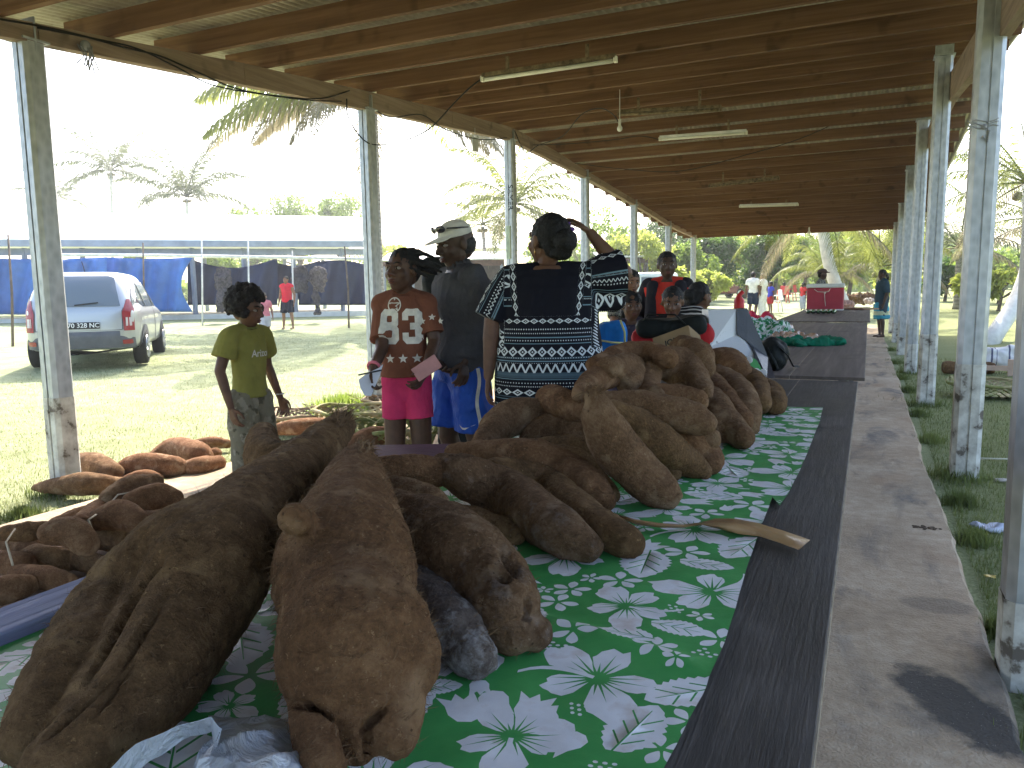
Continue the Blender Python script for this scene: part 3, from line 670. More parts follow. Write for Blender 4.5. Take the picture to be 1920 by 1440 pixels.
def loft(m,secs,n=24,k=2.3):
    """closed stack of superellipse sections (cx,cy,z,rx,ry)"""
    vs=[]
    for (cx,cy,z,rx,ry) in secs:
        for j in range(n):
            a=2*math.pi*j/n; c,s=math.cos(a),math.sin(a); e=2/k
            vs.append((cx+rx*math.copysign(abs(c)**e,c),cy+ry*math.copysign(abs(s)**e,s),z))
    q=len(secs); fs=[(i*n+j,i*n+(j+1)%n,(i+1)*n+(j+1)%n,(i+1)*n+j) for i in range(q-1) for j in range(n)]
    fs+=[tuple(range(n-1,-1,-1)),tuple((q-1)*n+j for j in range(n))]
    m.add(vs,fs)
def xf(m,T,i0=0):
    m.v[i0:]=[tuple(T@Vector(v)) for v in m.v[i0:]]
def hand(m,w,d,nrm,s,curl,thumb,spread=.10):
    """w wrist, d finger direction, nrm the way the palm faces, thumb +1/-1 side"""
    d=d.normalized(); nrm=(nrm-d*nrm.dot(d)).normalized(); sd=d.cross(nrm).normalized()*thumb
    L=[.074,.080,.074,.058]; 
    for i in range(4):
        o=(1.5-i)*.0185*s; b=w+d*.022*s+sd*o*.55; kn=w+d*(.088-.004*abs(i-1.2))*s+sd*o
        m.cap(b,kn,.0135*s,.0118*s,8); p=kn; a=curl[i]*.5; r=.0095*s
        dd=(d+sd*(1.5-i)*spread).normalized()
        for k,fr in enumerate((.42,.32,.26)):
            e=p+(dd*math.cos(a)+nrm*math.sin(a))*L[i]*fr*s; m.cap(p,e,r,r*.9,8); p=e; r*=.9; a+=curl[i]
    b=w+d*.025*s+sd*.022*s; k1=b+(d*.6+sd*.75+nrm*.3).normalized()*.040*s; m.cap(b,k1,.014*s,.0115*s,8)
    k2=k1+(d*.85+sd*.35+nrm*.35).normalized()*.032*s; m.cap(k1,k2,.0112*s,.0095*s,8); m.cap(k2,k2+(d+nrm*.3).normalized()*.024*s,.0095*s,.008*s,8)
def foot(m,an,toe,s):
    d=(toe-an); d.z=0; d.normalize(); m.cap(an,an+Vector((0,0,-.02*s)),.034*s,.034*s,10)
    m.cap(an-d*.03*s-Vector((0,0,.045*s)),an+d*.13*s-Vector((0,0,.052*s)),.032*s,.026*s,10)
    for i in range(5):
        sd=d.cross(Vector((0,0,1))); o=(i-2)*.016*s; m.cap(an+d*.12*s+sd*o-Vector((0,0,.058*s)),an+d*(.165-.008*abs(i-1))*s+sd*o-Vector((0,0,.066*s)),.014*s,.010*s,6)
DEF=dict(hipR=(.052,0,.51),hipL=(-.052,0,.51),kneeR=(.058,.012,.28),kneeL=(-.058,.012,.28),ankR=(.06,-.01,.045),ankL=(-.06,-.01,.045),toeR=(.085,.1,.0),toeL=(-.085,.1,.0),
 shR=(.100,-.005,.800),shL=(-.100,-.005,.800),elR=(.145,-.02,.635),elL=(-.145,-.02,.635),wrR=(.155,.025,.49),wrL=(-.155,.025,.49),neck=(0,-.008,.835),head=(0,.014,.915))
class Person:
    def __init__(s,label,px,feet_depth,face,H,skin,group=None,z=0.0,vox=.0055,fat=1.0,hs=1.0,loc=None,cat='person',pose={},headrot=(0,0,0),seated=False,det=True,handR=None,handL=None,bf=None):
        s.H=H; s.vox=vox; p=loc if loc is not None else atd(px,700,feet_depth); s.loc=Vector((p[0],p[1],z))
        f=Vector(face).normalized(); s.R=Matrix(((f.y,f.x,0),(-f.x,f.y,0),(0,0,1))); s.T=Matrix.Translation(s.loc)@s.R.to_4x4()
        s.e=thing('person',label,cat,s.loc,group); s.fat=fat
        J={}
        for k,v in DEF.items():
            v=pose.get(k,v)
            J[k]=(s.T.inverted()@v[1]) if isinstance(v,tuple) and v[0]=='w' else Vector(v)*H
        if seated and 'hipR' not in pose:
            for sd,x in (('R',1),('L',-1)): J['hip'+sd]=Vector((x*.052,0,.27))*H; J['knee'+sd]=Vector((x*.075,.24,.29))*H; J['ank'+sd]=Vector((x*.07,.25,.045))*H; J['toe'+sd]=Vector((x*.08,.35,0))*H
        s.J=J; s.dz=-.24*H if seated else 0
        if seated:
            for k in ('shR','shL','elR','elL','wrR','wrL','neck','head'):
                if not (k in pose and isinstance(pose[k],tuple) and pose[k][0]=='w'): J[k]=J[k]+Vector((0,0,s.dz))
        s.hr=Euler([R(a) for a in headrot]).to_matrix(); s.hs=hs
        m=MB(); F_=fat; u=H; dz=s.dz
        tor=[(0,0,.47,.07,.055),(0,0,.51,.088,.066),(0,0,.56,.090,.068),(0,0,.62,.078,.060),(0,0,.68,.084,.062),(0,-.002,.74,.096,.064),(0,-.004,.79,.098,.055),(0,-.006,.82,.07,.042),(0,-.006,.84,.04,.034)]
        s.tor=[(a*u,b*u,c*u+dz,rx*u*(F_ if c<.8 else 1),ry*u*F_) for a,b,c,rx,ry in tor]; loft(m,s.tor)
        m.cap(J['neck']-Vector((0,0,.02*u)),J['head']-Vector((0,0,.035*u*hs)),.033*u,.029*u,12)
        for sd in 'RL':
            a,b,c=J['sh'+sd],J['el'+sd],J['wr'+sd]
            m.cap(Vector((a.x*.35,a.y,a.z+.008*u)),a,.040*u,.034*u,12); m.cap(a,b,.033*u*F_**.5,.025*u*F_**.5,12); m.cap(b,b.lerp(c,.35),.025*u*F_**.5,.024*u*F_**.5,12); m.cap(b.lerp(c,.35),c,.024*u*F_**.4,.0155*u,12)
            hp=(handR if sd=='R' else handL) or {}
            dd=hp.get('d',(c-b)); dd=Vector(dd); nn=Vector(hp.get('n',(-1 if sd=='R' else 1,.2,0)))
            hand(m,c,dd,nn,u/1.72*(1.1 if u<1.5 else 1),hp.get('curl',(.35,.42,.48,.5)),hp.get('t',1 if sd=='R' else -1) )
            a,b,c=J['hip'+sd],J['knee'+sd],J['ank'+sd]
            m.cap(a,b,.056*u*F_**.6,.034*u,14); cf=b.lerp(c,.3)+Vector((0,-.008*u,0)); m.cap(b,cf,.033*u,.034*u,12); m.cap(cf,c,.033*u,.019*u,12); foot(m,c,J['toe'+sd],u/1.72)
        i0=len(m.v); h=u*hs; b=m.ball
        b((0,-.008*h,.014*h),(.0475*h,.056*h,.052*h)); b((0,.010*h,-.018*h),(.040*h,.043*h,.047*h)); b((0,.020*h,-.048*h),(.026*h,.024*h,.019*h)); b((0,-.028*h,-.01*h),(.036*h,.03*h,.04*h))
        if det:
            m.cap((0,.049*h,.006*h),(0,.0615*h,-.014*h),.0055*h,.0085*h,8); b((.009*h,.053*h,-.018*h),.0065*h); b((-.009*h,.053*h,-.018*h),.0065*h)
            b((0,.0465*h,-.0335*h),(.0165*h,.0095*h,.0048*h)); b((0,.045*h,-.041*h),(.014*h,.0095*h,.0052*h))
            m.cap((-.024*h,.043*h,.014*h),(.024*h,.043*h,.014*h),.0065*h,.0065*h,8); b((.024*h,.032*h,-.016*h),(.015*h,.014*h,.016*h)); b((-.024*h,.032*h,-.016*h),(.015*h,.014*h,.016*h))
        for x in(1,-1): b((x*.0475*h,-.004*h,-.004*h),(.0055*h,.012*h,.018*h)); 
        s.HT=Matrix.Translation(J['head'])@s.hr.to_4x4(); xf(m,s.HT,i0); xf(m,s.T)
        me=remesh(m,vox,4); o=finish('body',me,SK[skin],s.e,smooth=True); s.body=o
        if det:
            for x in(1,-1):
                q=MB(); c=Vector((x*.0185*h,.0410*h,.0030*h)); q.ball(c,(.0088*h,.0098*h,.0048*h),0); q.ball(c+Vector((0,.0042*h,0)),(.0050*h,.0062*h,.0046*h),1); xf(q,s.T@s.HT); q.build('eye',[SCL,IRIS],s.e)
                q=MB(); q.tube([(x*.009*h,.0515*h,.0165*h),(x*.02*h,.0498*h,.0205*h),(x*.033*h,.041*h,.0165*h)],[.002*h,.0028*h,.001*h],6); xf(q,s.T@s.HT); q.build('eyebrow',HAIRM,s.e)
            q=MB(); q.ball((0,.0525*h,-.034*h),(.0145*h,.0048*h,.0035*h)); q.ball((0,.0515*h,-.0405*h),(.0125*h,.005*h,.0045*h)); xf(q,s.T@s.HT); q.build('lips',LIP,s.e)
    def part(s,name,m,mat,vox=None,smooth=4,disp=(),th=None):
        xf(m,s.T); me=remesh(m,vox or s.vox,smooth)
        if disp: displace(me,disp,hash(name)%50+s.H*100)
        return finish(name,me,mat,s.e,smooth=True)
    def top(s,name,mat,hem=.50,ease=.012,sleeve=.55,slr=(.046,.042),flare=1.0,neckz=.825,disp=((5,.010),(14,.005),(40,.002)),secs=None,full=False,long=False):
        u=s.H; m=MB(); J=s.J
        if secs is None:
            secs=[]
            zs=[t for t in s.tor if t[2]>hem*u+s.dz-.001 and t[2]<=neckz*u+s.dz]
            r0=np.interp(hem*u+s.dz,[t[2] for t in s.tor],[t[3] for t in s.tor]); r1=np.interp(hem*u+s.dz,[t[2] for t in s.tor],[t[4] for t in s.tor])
            secs=[(0,0,hem*u+s.dz,r0*flare+ease,r1*flare+ease)]+[(a,b,c,rx+ease*(1 if c<.8*u+s.dz else .5),ry+ease) for a,b,c,rx,ry in zs]
        loft(m,secs)
        m.cap(J['neck']-Vector((0,0,.02*u)),J['neck']+Vector((0,0,.0*u)),.040*u,.038*u,14)
        for sd in 'RL':
            a,b,c=J['sh'+sd],J['el'+sd],J['wr'+sd]; n0=Vector((a.x*.35,a.y,a.z+.010*u))
            m.cap(n0,a,.046*u,.042*u,14)
            if not long: e=a.lerp(b,sleeve); m.tube([a,a.lerp(e,.3),e],[slr[0]*u*.95,slr[0]*u,slr[1]*u*1.05],16)
            else:
                m.cap(a,b,slr[0]*u,slr[1]*u,16); e=b.lerp(c,.93); m.tube([b,b.lerp(e,.4),e],[slr[1]*u,slr[1]*u*.98,slr[1]*u*.72],16)
        return s.part(name,m,mat,disp=disp)
    def shorts(s,name,mat,frac=.8,ease=.010,top=.55,leg=(.068,.062),disp=((6,.010),(16,.005),(45,.002)),full=False):
        u=s.H; m=MB(); J=s.J
        ts=[(a,b,c,rx+ease,ry+ease) for a,b,c,rx,ry in s.tor if c<=top*u+s.dz+.02*u]; 
        ts=ts+[(0,0,top*u+s.dz,ts[-1][3]*.98,ts[-1][4]*.98)] if ts[-1][2]<top*u+s.dz else ts
        loft(m,ts)
        for sd in 'RL':
            a,b,c=J['hip'+sd],J['knee'+sd],J['ank'+sd]
            if not full: e=a.lerp(b,frac); m.tube([a+Vector((0,0,.03*u)),a,a.lerp(e,.5),e],[leg[0]*u*.9,leg[0]*u,(leg[0]+leg[1])/2*u,leg[1]*u],18)
            else:
                m.cap(a,b,leg[0]*u,leg[1]*u,16); e=b.lerp(c,frac); m.tube([b,b.lerp(e,.5),e],[leg[1]*u,leg[1]*u*.95,leg[1]*u*.85],16)
        return s.part(name,m,mat,disp=disp)
    def hair(s,kind,mat=None,vox=None):
        mat=mat or HAIRM; h=s.H*s.hs; m=MB(); R_=random.Random(int(s.H*1000)); vox=vox or s.vox
        disp=((60,.004),(140,.003))
        if kind=='undercap': m.ball((0,-.026*h,-.006*h),(.0475*h,.040*h,.036*h))
        if kind in('short','cap','tied','bun','wave'):
            g={'short':1.07,'cap':1.04,'tied':1.06,'bun':1.07,'wave':1.12}[kind]
            m.ball((0,-.013*h,.018*h),(.0475*h*g,.0545*h*g,.051*h*g)); m.ball((0,-.034*h,-.006*h),(.040*h*g,.030*h,.042*h))
            if kind=='bun': m.ball((0,-.072*h,.0*h),(.034*h,.028*h,.030*h)); m.ball((0,-.055*h,-.028*h),(.034*h,.026*h,.022*h))
            if kind=='wave': m.ball((0,-.045*h,-.03*h),(.045*h,.035*h,.05*h)); disp=((22,.012),(60,.006),(140,.003))
        if kind=='afro':
            for _ in range(150):
                a=R_.uniform(0,6.28); z=R_.uniform(-.55,1); r=math.sqrt(max(0,1-z*z)); y=r*math.sin(a)
                if y>.45 and z<.35: continue
                m.ball((r*math.cos(a)*.062*h,y*.064*h-.012*h,z*.062*h+.020*h),R_.uniform(.013,.021)*h,seg=8,rings=6)
            disp=((70,.008),(160,.004))
        if kind=='locks':
            m.ball((0,-.013*h,.020*h),(.050*h,.057*h,.052*h)); m.ball((0,-.036*h,-.004*h),(.040*h,.03*h,.04*h))
            for _ in range(46):
                a=R_.uniform(0,6.28); z=R_.uniform(-.3,.95); r=math.sqrt(1-z*z); d=Vector((r*math.cos(a),r*math.sin(a)-.2,z))
                if d.y>.35 and z<.55: continue
                p=Vector((d.x*.050,d.y*.057-.01,d.z*.052+.018))*h; q=p+Vector((d.x*.5,d.y*.5-.5,d.z*.25-.25)).normalized()*h*R_.uniform(.03,.07); m.cap(p,(p+q)/2+d*.006*h,.007*h,.006*h,6); m.cap((p+q)/2+d*.006*h,q,.006*h,.004*h,6)
            disp=((90,.003),)
        if kind=='ponytail':
            m.ball((0,-.013*h,.018*h),(.050*h,.057*h,.053*h)); m.cap((0,-.06*h,.01*h),(0,-.085*h,-.05*h),.018*h,.02*h); m.cap((0,-.085*h,-.05*h),(0,-.08*h,-.14*h),.02*h,.008*h)
        xf(m,s.HT); o=s.part('hair',m,mat,vox=vox,smooth=2,disp=disp); return o
TOCAM=Vector((.42,-.9,0)); RIGHT=Vector((.9,.42,0))
def fdir(c,r): return TOCAM*c+RIGHT*r
from mathutils.bvhtree import BVHTree
def decal(name,polys,target,origin,ux,uy,mat,parent,off=.0016,sub=.012,reach=.6):
    """2D polygons (metres along ux, uy) pressed onto a target's surface; ux x uy points at the reader"""
    ux=Vector(ux).normalized(); uy=Vector(uy).normalized(); n=ux.cross(uy).normalized(); wl=wloc(target)
    me=target.data; bv=BVHTree.FromPolygons([v.co+wl for v in me.vertices],[tuple(p.vertices) for p in me.polygons])
    verts=[];edges=[];P=[]
    allp=np.array([q for p in polys for q in p]); mn=allp.min(0);mx=allp.max(0)
    for p in polys:
        b=len(verts); n_=len(p); verts+=[Vector(q) for q in p]; edges+=[(b+i,b+(i+1)%n_) for i in range(n_)]; P.append(p)
    for x in np.arange(mn[0],mx[0],sub):
        for y in np.arange(mn[1],mx[1],sub): verts.append(Vector((x,y)))
    vo,_,fo,_,_,_=delaunay_2d_cdt(verts,edges,[],0,1e-6,False); out=MB(); V=[]
    o=Vector(origin)
    for v in vo:
        st=o+ux*v.x+uy*v.y+n*reach; hit=bv.ray_cast(st,-n,reach*2)
        V.append(hit[0]+n*off if hit[0] else o+ux*v.x+uy*v.y)
    F_=[]
    for f in fo:
        c=(vo[f[0]]+vo[f[1]]+vo[f[2]])/3; k=sum(1 for p in P if inside([tuple(q) for q in p],c.x,c.y))
        if k%2==1: F_.append(tuple(f))
    out.add(V,F_); return out.build(name,mat,parent,smooth=True)
def text_polys(txt,size,bold=.0):
    c=bpy.data.curves.new('t','FONT'); c.body=txt; c.size=size; c.align_x='CENTER'; c.align_y='CENTER'; c.offset=bold; c.resolution_u=3
    o=bpy.data.objects.new('t',c); COL.objects.link(o); dg=bpy.context.evaluated_depsgraph_get(); me=bpy.data.meshes.new_from_object(o.evaluated_get(dg))
    bm=bmesh.new(); bm.from_mesh(me); bmesh.ops.remove_doubles(bm,verts=bm.verts,dist=1e-5); loops=[]; ed={}
    for e in bm.edges:
        if len(e.link_faces)==1: a,b=e.verts; ed.setdefault(a.index,[]).append(b.index); ed.setdefault(b.index,[]).append(a.index)
    bm.verts.ensure_lookup_table(); seen=set()
    for s0 in ed:
        if s0 in seen: continue
        lp=[s0]; seen.add(s0); cur=s0
        while True:
            nx=[q for q in ed[cur] if q not in seen]
            if not nx: break
            cur=nx[0]; seen.add(cur); lp.append(cur)
        if len(lp)>2: loops.append([(bm.verts[i].co.x,bm.verts[i].co.y) for i in lp])
    bm.free(); bpy.data.objects.remove(o); bpy.data.meshes.remove(me); return loops
def star(cx,cy,r,k=.42,n=5): return [(cx+(r if i%2==0 else r*k)*math.sin(math.pi*i/n),cy+(r if i%2==0 else r*k)*math.cos(math.pi*i/n)) for i in range(2*n)]
def shift(polys,dx,dy,sx=1,sy=1): return [[(x*sx+dx,y*sy+dy) for x,y in p] for p in polys]
WPR=plain('white_print',(.66,.63,.56),.7,.2,30,.1)
# ---- boy in the olive shirt
B=Person('boy with a dark curly mop, in an olive yellow polo shirt and khaki cargo trousers',467,4.6,fdir(.42,.90),1.34,1,fat=.84,hs=1.16,headrot=(-12,0,14),
  pose=dict(elR=(.150,-.02,.655),wrR=(.150,.03,.50),elL=(-.165,-.045,.655),wrL=(-.190,.0,.50),kneeL=(-.06,.03,.28),ankL=(-.065,.0,.045)),handR=dict(curl=(.4,.5,.55,.6)),handL=dict(curl=(.5,.6,.7,.7)))
OLIVE=cloth('olive_polo',(.25,.235,.060),wr=.6); o=B.top('polo_shirt',OLIVE,hem=.53,ease=.014,sleeve=.62,slr=(.046,.049),flare=1.05)
m=MB(); n0=B.J['neck']; u=B.H
m.tube([n0+Vector((.05*math.cos(a)*u,.045*math.sin(a)*u+.004,.0+.006*math.sin(a)*-1)) for a in np.linspace(0,6.28,14)],[.008]*14,6); B.part('collar',m,plain('collar_green',(.20,.21,.06),.9),vox=.004)
M=Mat('khaki_camouflage',.9,.1); a=M.noise(11,3,.5); b=M.noise(18,3,.5); c=M.ramp(a,[(.40,(.27,.24,.18)),(.44,(.20,.18,.13)),(.58,(.20,.18,.13)),(.62,(.31,.28,.22))]); c=M.mix(c,(.10,.09,.06),((b-.60)*20).clamp()); M.color(c); M.bump(M.noise(9,3),.6,.02)
o2=B.shorts('trousers',M.m,frac=.95,full=True,top=.555,leg=(.068,.058),disp=((6,.014),(16,.010),(45,.003)))
for z in(.36,):
    m=MB(); c0=B.J['hipR'].lerp(B.J['kneeR'],.75)+Vector((.050*u,0,0)); m.box(c0,(.024,.085,.10),bev=.008); B.part('cargo_pocket',m,M.m,vox=.005)
B.hair('afro',HAIRB,vox=.0045)
m=MB(); w_=B.J['wrL']; m.tube([w_+Vector((.024*math.cos(a),.024*math.sin(a),.02)) for a in np.linspace(0,6.28,12)],[.004]*12,6); xf(m,B.T); m.build('wrist_band',plain('band_white',(.6,.6,.6)),B.e)
f=(B.R@Vector((0,1,0))); rx=-(B.R@Vector((1,0,0))); org=B.T@Vector((-.03*u,.12,.72*u))
decal('lettering',text_polys('Arizona',.060,.001),o,org,rx,Vector((0,0,1)),WPR,B.e)
# ---- girl in the rust shirt
G=Person('tall girl in a rust shirt numbered 83 and pink shorts, holding a paper',762,4.15,fdir(.95,-.10),1.555,0,fat=.74,hs=1.08,headrot=(3,0,-26),
  pose=dict(shR=(.076,-.005,.80),shL=(-.076,-.005,.80),hipR=(.040,0,.545),hipL=(-.040,0,.545),ankR=(.045,-.01,.045),ankL=(-.050,-.01,.045),elR=('w',atd(716,655,4.02)),wrR=('w',atd(700,690,3.9)),elL=('w',atd(815,640,4.08)),wrL=('w',atd(797,700,3.95)),kneeR=(.044,.02,.30),kneeL=(-.050,.015,.30)),
  handR=dict(curl=(.7,.8,.9,.9),d=(.0,.35,-1)),handL=dict(curl=(.5,.6,.7,.7),d=(.2,.6,-.4)))
RUST=cloth('rust_shirt',(.18,.068,.040),wr=.6); u=G.H; o=G.top('shirt',RUST,hem=.56,ease=.017,sleeve=.80,slr=(.036,.040),secs=[(0,.004*u,z*u,a*u,b*u) for z,a,b in((.555,.086,.070),(.60,.081,.065),(.66,.078,.062),(.72,.082,.062),(.785,.084,.056),(.815,.066,.048),(.830,.046,.040))])
PINK=cloth('pink_shorts',(.55,.040,.125),wr=.8); o2=G.shorts('shorts',PINK,frac=.56,top=.585,leg=(.050,.050),ease=.002)
rx=-(G.R@Vector((1,0,0))); org=G.T@Vector((0,.1,.727*G.H))
def stroke(pts,w):  # outline of a thick polyline
    L=[];Q=[]
    for i,p in enumerate(pts):
        a=Vector(pts[max(i-1,0)]);b=Vector(pts[min(i+1,len(pts)-1)]); d=(b-a).normalized(); nrm=Vector((-d.y,d.x))*w/2; L.append((p[0]+nrm.x,p[1]+nrm.y)); Q.append((p[0]-nrm.x,p[1]-nrm.y))
    return L+Q[::-1]
def rrect(x0,y0,x1,y1,c): return [(x0+c,y0),(x1-c,y0),(x1,y0+c),(x1,y1-c),(x1-c,y1),(x0+c,y1),(x0,y1-c),(x0,y0+c)]
s_=.092
eight=[rrect(-1.35,-1,-.1,.02,.25),rrect(-1.3,-.02,-.15,1,.25),rrect(-.95,-.62,-.5,-.2,.08),rrect(-.92,.25,-.53,.62,.08)]
eight=[[(-1.30,.1),(-1.35,-.1),(-1.35,-.75),(-1.1,-1),(-.35,-1),(-.1,-.75),(-.1,-.12),(-.2,0),(-.12,.12),(-.12,.75),(-.35,1),(-1.08,1),(-1.32,.75)],rrect(-.92,-.62,-.53,-.2,.06),rrect(-.90,.25,-.55,.62,.06)]
three=[[(.15,.75),(.4,1),(1.15,1),(1.4,.75),(1.4,.15),(1.25,0),(1.4,-.15),(1.4,-.75),(1.15,-1),(.4,-1),(.15,-.75),(.15,-.35),(.55,-.35),(.55,-.6),(.95,-.6),(.95,-.18),(.65,-.18),(.65,.2),(.95,.2),(.95,.6),(.55,.6),(.55,.35),(.15,.35)]]
decal('number_print',[[(x*s_*.85,y*s_) for x,y in p] for p in eight+three],o,org,rx,Vector((0,0,1)),WPR,G.e,off=.002)
decal('star_prints',[star(x,-.168,.026) for x in(-.06,.01,.08)],o,org,rx,Vector((0,0,1)),WPR,G.e,off=.002)
ring=[[(.036*math.cos(a),.04*math.sin(a)+.112) for a in np.linspace(0,6.28,25)[:-1]],[(.030*math.cos(a),.034*math.sin(a)+.112) for a in np.linspace(0,6.28,25)[:-1]]]
decal('emblem_print',ring,o,org+rx*-.03,rx,Vector((0,0,1)),WPR,G.e,off=.002,sub=.02)
p5=[(.030*math.sin(2*math.pi*i/5),.033*math.cos(2*math.pi*i/5)+.112) for i in range(5)]
for i in range(5): decal('emblem_print',[stroke([p5[i],p5[(i+2)%5]],.005)],o,org+rx*-.03,rx,Vector((0,0,1)),WPR,G.e,off=.0022,sub=.02)
sl=G.J['shL'].lerp(G.J['elL'],.45); so_=G.T@(sl+Vector((-.02,.08,0)))
for k in range(3): decal('sleeve_star',[star((k-1)*.05,(k%2)*.02,.019)],o,so_,rx,Vector((0,0,1)),WPR,G.e,off=.002,sub=.02)
G.hair('locks',HAIRM,vox=.0045)
m=MB(); w_=G.J['wrR']; dd=(G.J['wrR']-G.J['elR']).normalized(); a1=dd.orthogonal().normalized(); a2=dd.cross(a1)
m.tube([w_-dd*.01+(a1*math.cos(a)+a2*math.sin(a))*.031 for a in np.linspace(0,6.28,12)],[.008]*12,6); xf(m,G.T); m.build('wrist_band',plain('band_pink',(.6,.16,.2)),G.e)
PAPER=plain('white_paper',(.72,.72,.76),.7,.06,10,.1)
m=MB(); P_=[(672,712),(688,700),(710,690),(718,683),(712,705),(703,725),(696,742),(684,742),(676,728)]; W_=[atd(x,y,3.83+.002*(x-690)) for x,y in P_]
m.add([w for w in W_]+[w+Vector((-.003,.006,0)) for w in W_],[tuple(range(len(W_))),tuple(range(2*len(W_)-1,len(W_)-1,-1))]+[(i,(i+1)%9,9+(i+1)%9,9+i) for i in range(9)]); o=m.build('paper_sheet',PAPER); tag(o,'folded white paper in the right hand of the girl in the rust shirt','paper')
m=MB(); m.tube([atd(672,703,3.80),atd(716,694,3.80)],.004,8); o=m.build('pen',plain('pen_black',(.03,.03,.035),.4)); tag(o,'black pen held against the folded white paper','pen')
m=MB(); c=atd(800,690,3.87); m.box(c,(.075,.012,.14),rot=Euler((R(-12),R(58),R(22))).to_matrix(),bev=.004); o=m.build('phone_case',plain('pink_phone_case',(.46,.22,.20),.5)); tag(o,'dull pink phone case in the left hand of the girl with the number shirt','phone case')
# ---- man in the grey fleece
Mn=Person('man in a grey fleece, blue sports shorts and pale cap, one hand in his pocket',866,4.42,fdir(.42,-.80),1.715,3,fat=1.18,hs=1.10,headrot=(-12,0,4),
  pose=dict(elL=('w',atd(880,610,4.30)),wrL=('w',atd(872,678,4.22)),elR=(.150,-.01,.635),wrR=('w',atd(833,678,4.3)),kneeL=(-.06,-.02,.28),kneeR=(.06,.03,.28)),handL=dict(curl=(.6,.6,.6,.6)),handR=dict(curl=(.5,.55,.6,.6)))
M=Mat('grey_fleece',.95,.08); n=M.noise(160,3); M.color(M.ramp(n*.4+M.noise(7,3)*.6,[(.3,(.058,.056,.062)),(.7,(.10,.098,.105))])); M.bump(M.noise((6,6,3.5),3,.6,dist=1.2)+n*.12,.7,.035)
o=Mn.top('fleece_jacket',M.m,hem=.505,ease=.026,long=True,slr=(.050,.042),flare=1.02,disp=((4,.016),(10,.010),(24,.006),(60,.002)))
m=MB(); n0=Mn.J['neck']; u=Mn.H
for a in np.linspace(0,6.28,18)[:-1]:
    p=n0+Vector((.036*math.cos(a)*u,.036*math.sin(a)*u+.008,-.02)); m.cap(p,p+Vector((0,.012,.062-.012*math.sin(a))),.011,.008,6)
Mn.part('collar',m,M.m,vox=.005)
M2=cloth('royal_blue_shorts',(.022,.085,.42),wr=.9,rough=.55); o2=Mn.shorts('shorts',M2,frac=.86,top=.535,leg=(.074,.070),ease=.012,disp=((5,.016),(13,.012),(30,.005)))
lf=-(Mn.R@Vector((1,0,0))); fw=Mn.R@Vector((0,1,0)); ux=-fw   # outer left side, read from the left
org=Mn.T@(Mn.J['hipL'].lerp(Mn.J['kneeL'],.45))
wav=[(.02+.008*math.sin(t*9),.19-.36*t) for t in np.linspace(0,1,22)]
tc=(Vector(CP)-org); tc.z=0; tc.normalize(); uxx=Vector((-tc.y,tc.x,0))
decal('side_stripe',[stroke([(x+.015,y) for x,y in wav],.019)],o2,org,uxx,Vector((0,0,1)),WPR,Mn.e,off=.002)
sw=[(-.045,.012),(-.034,-.004),(-.026,-.013),(-.014,-.014),(.05,.018),(-.012,-.002),(-.028,-.002),(-.036,.004)]
decal('swoosh_mark',[[(x-.03,y-.135) for x,y in sw]],o2,org,uxx,Vector((0,0,1)),WPR,Mn.e,off=.002)
Mn.hair('undercap',plain('grey_black_hair',(.045,.043,.042),.7,.4,80,.5))
CAPM=cloth('pale_cap',(.64,.62,.56),wr=.3); h=Mn.H
m=MB(); m.ball((0,-.008*h,.034*h),(.0525*h,.060*h,.045*h)); m.tube([(0,-.008*h,.028*h),(0,-.006*h,.050*h)],[.0535*h,.0535*h],24)
vs=[];
for i in range(11):
    a=R(-70+14*i); vs.append(Vector((.050*h*math.sin(a),.046*h*math.cos(a),.030*h))); vs.append(Vector((.047*h*math.sin(a),(.058+.047*math.cos(a)**1.2)*h*.98 if abs(math.cos(a))>.35 else .056*h,(.016+.004*math.sin(a)**2)*h)))
for i in range(10):
    for t0 in np.linspace(0,1,9): p=vs[2*i].lerp(vs[2*i+1],t0); q=vs[2*i+2].lerp(vs[2*i+3],t0); m.cap(p,q,.0042,.0042,6)
xf(m,Mn.HT); cap_=Mn.part('cap',m,CAPM,vox=.004,smooth=3)
m=MB(); gl=plain('lens_black',(.02,.018,.03),.1,.2,5,0,.8)
for x in(1,-1):
    m.ball((x*.024*h,.054*h,.056*h),(.021*h,.007*h,.0125*h),rot=Euler((R(-20),0,R(-x*22))).to_matrix()); m.tube([(x*.043*h,.040*h,.056*h),(x*.056*h,.0,.050*h),(x*.050*h,-.035*h,.046*h)],[.0024*h,.0032*h,.002*h],6)
m.cap((-.006*h,.061*h,.058*h),(.006*h,.061*h,.058*h),.003*h,.003*h,6); xf(m,Mn.T@Mn.HT); o=m.build('sunglasses',gl); tag(o,'dark wraparound sunglasses pushed up on the pale cap','sunglasses')
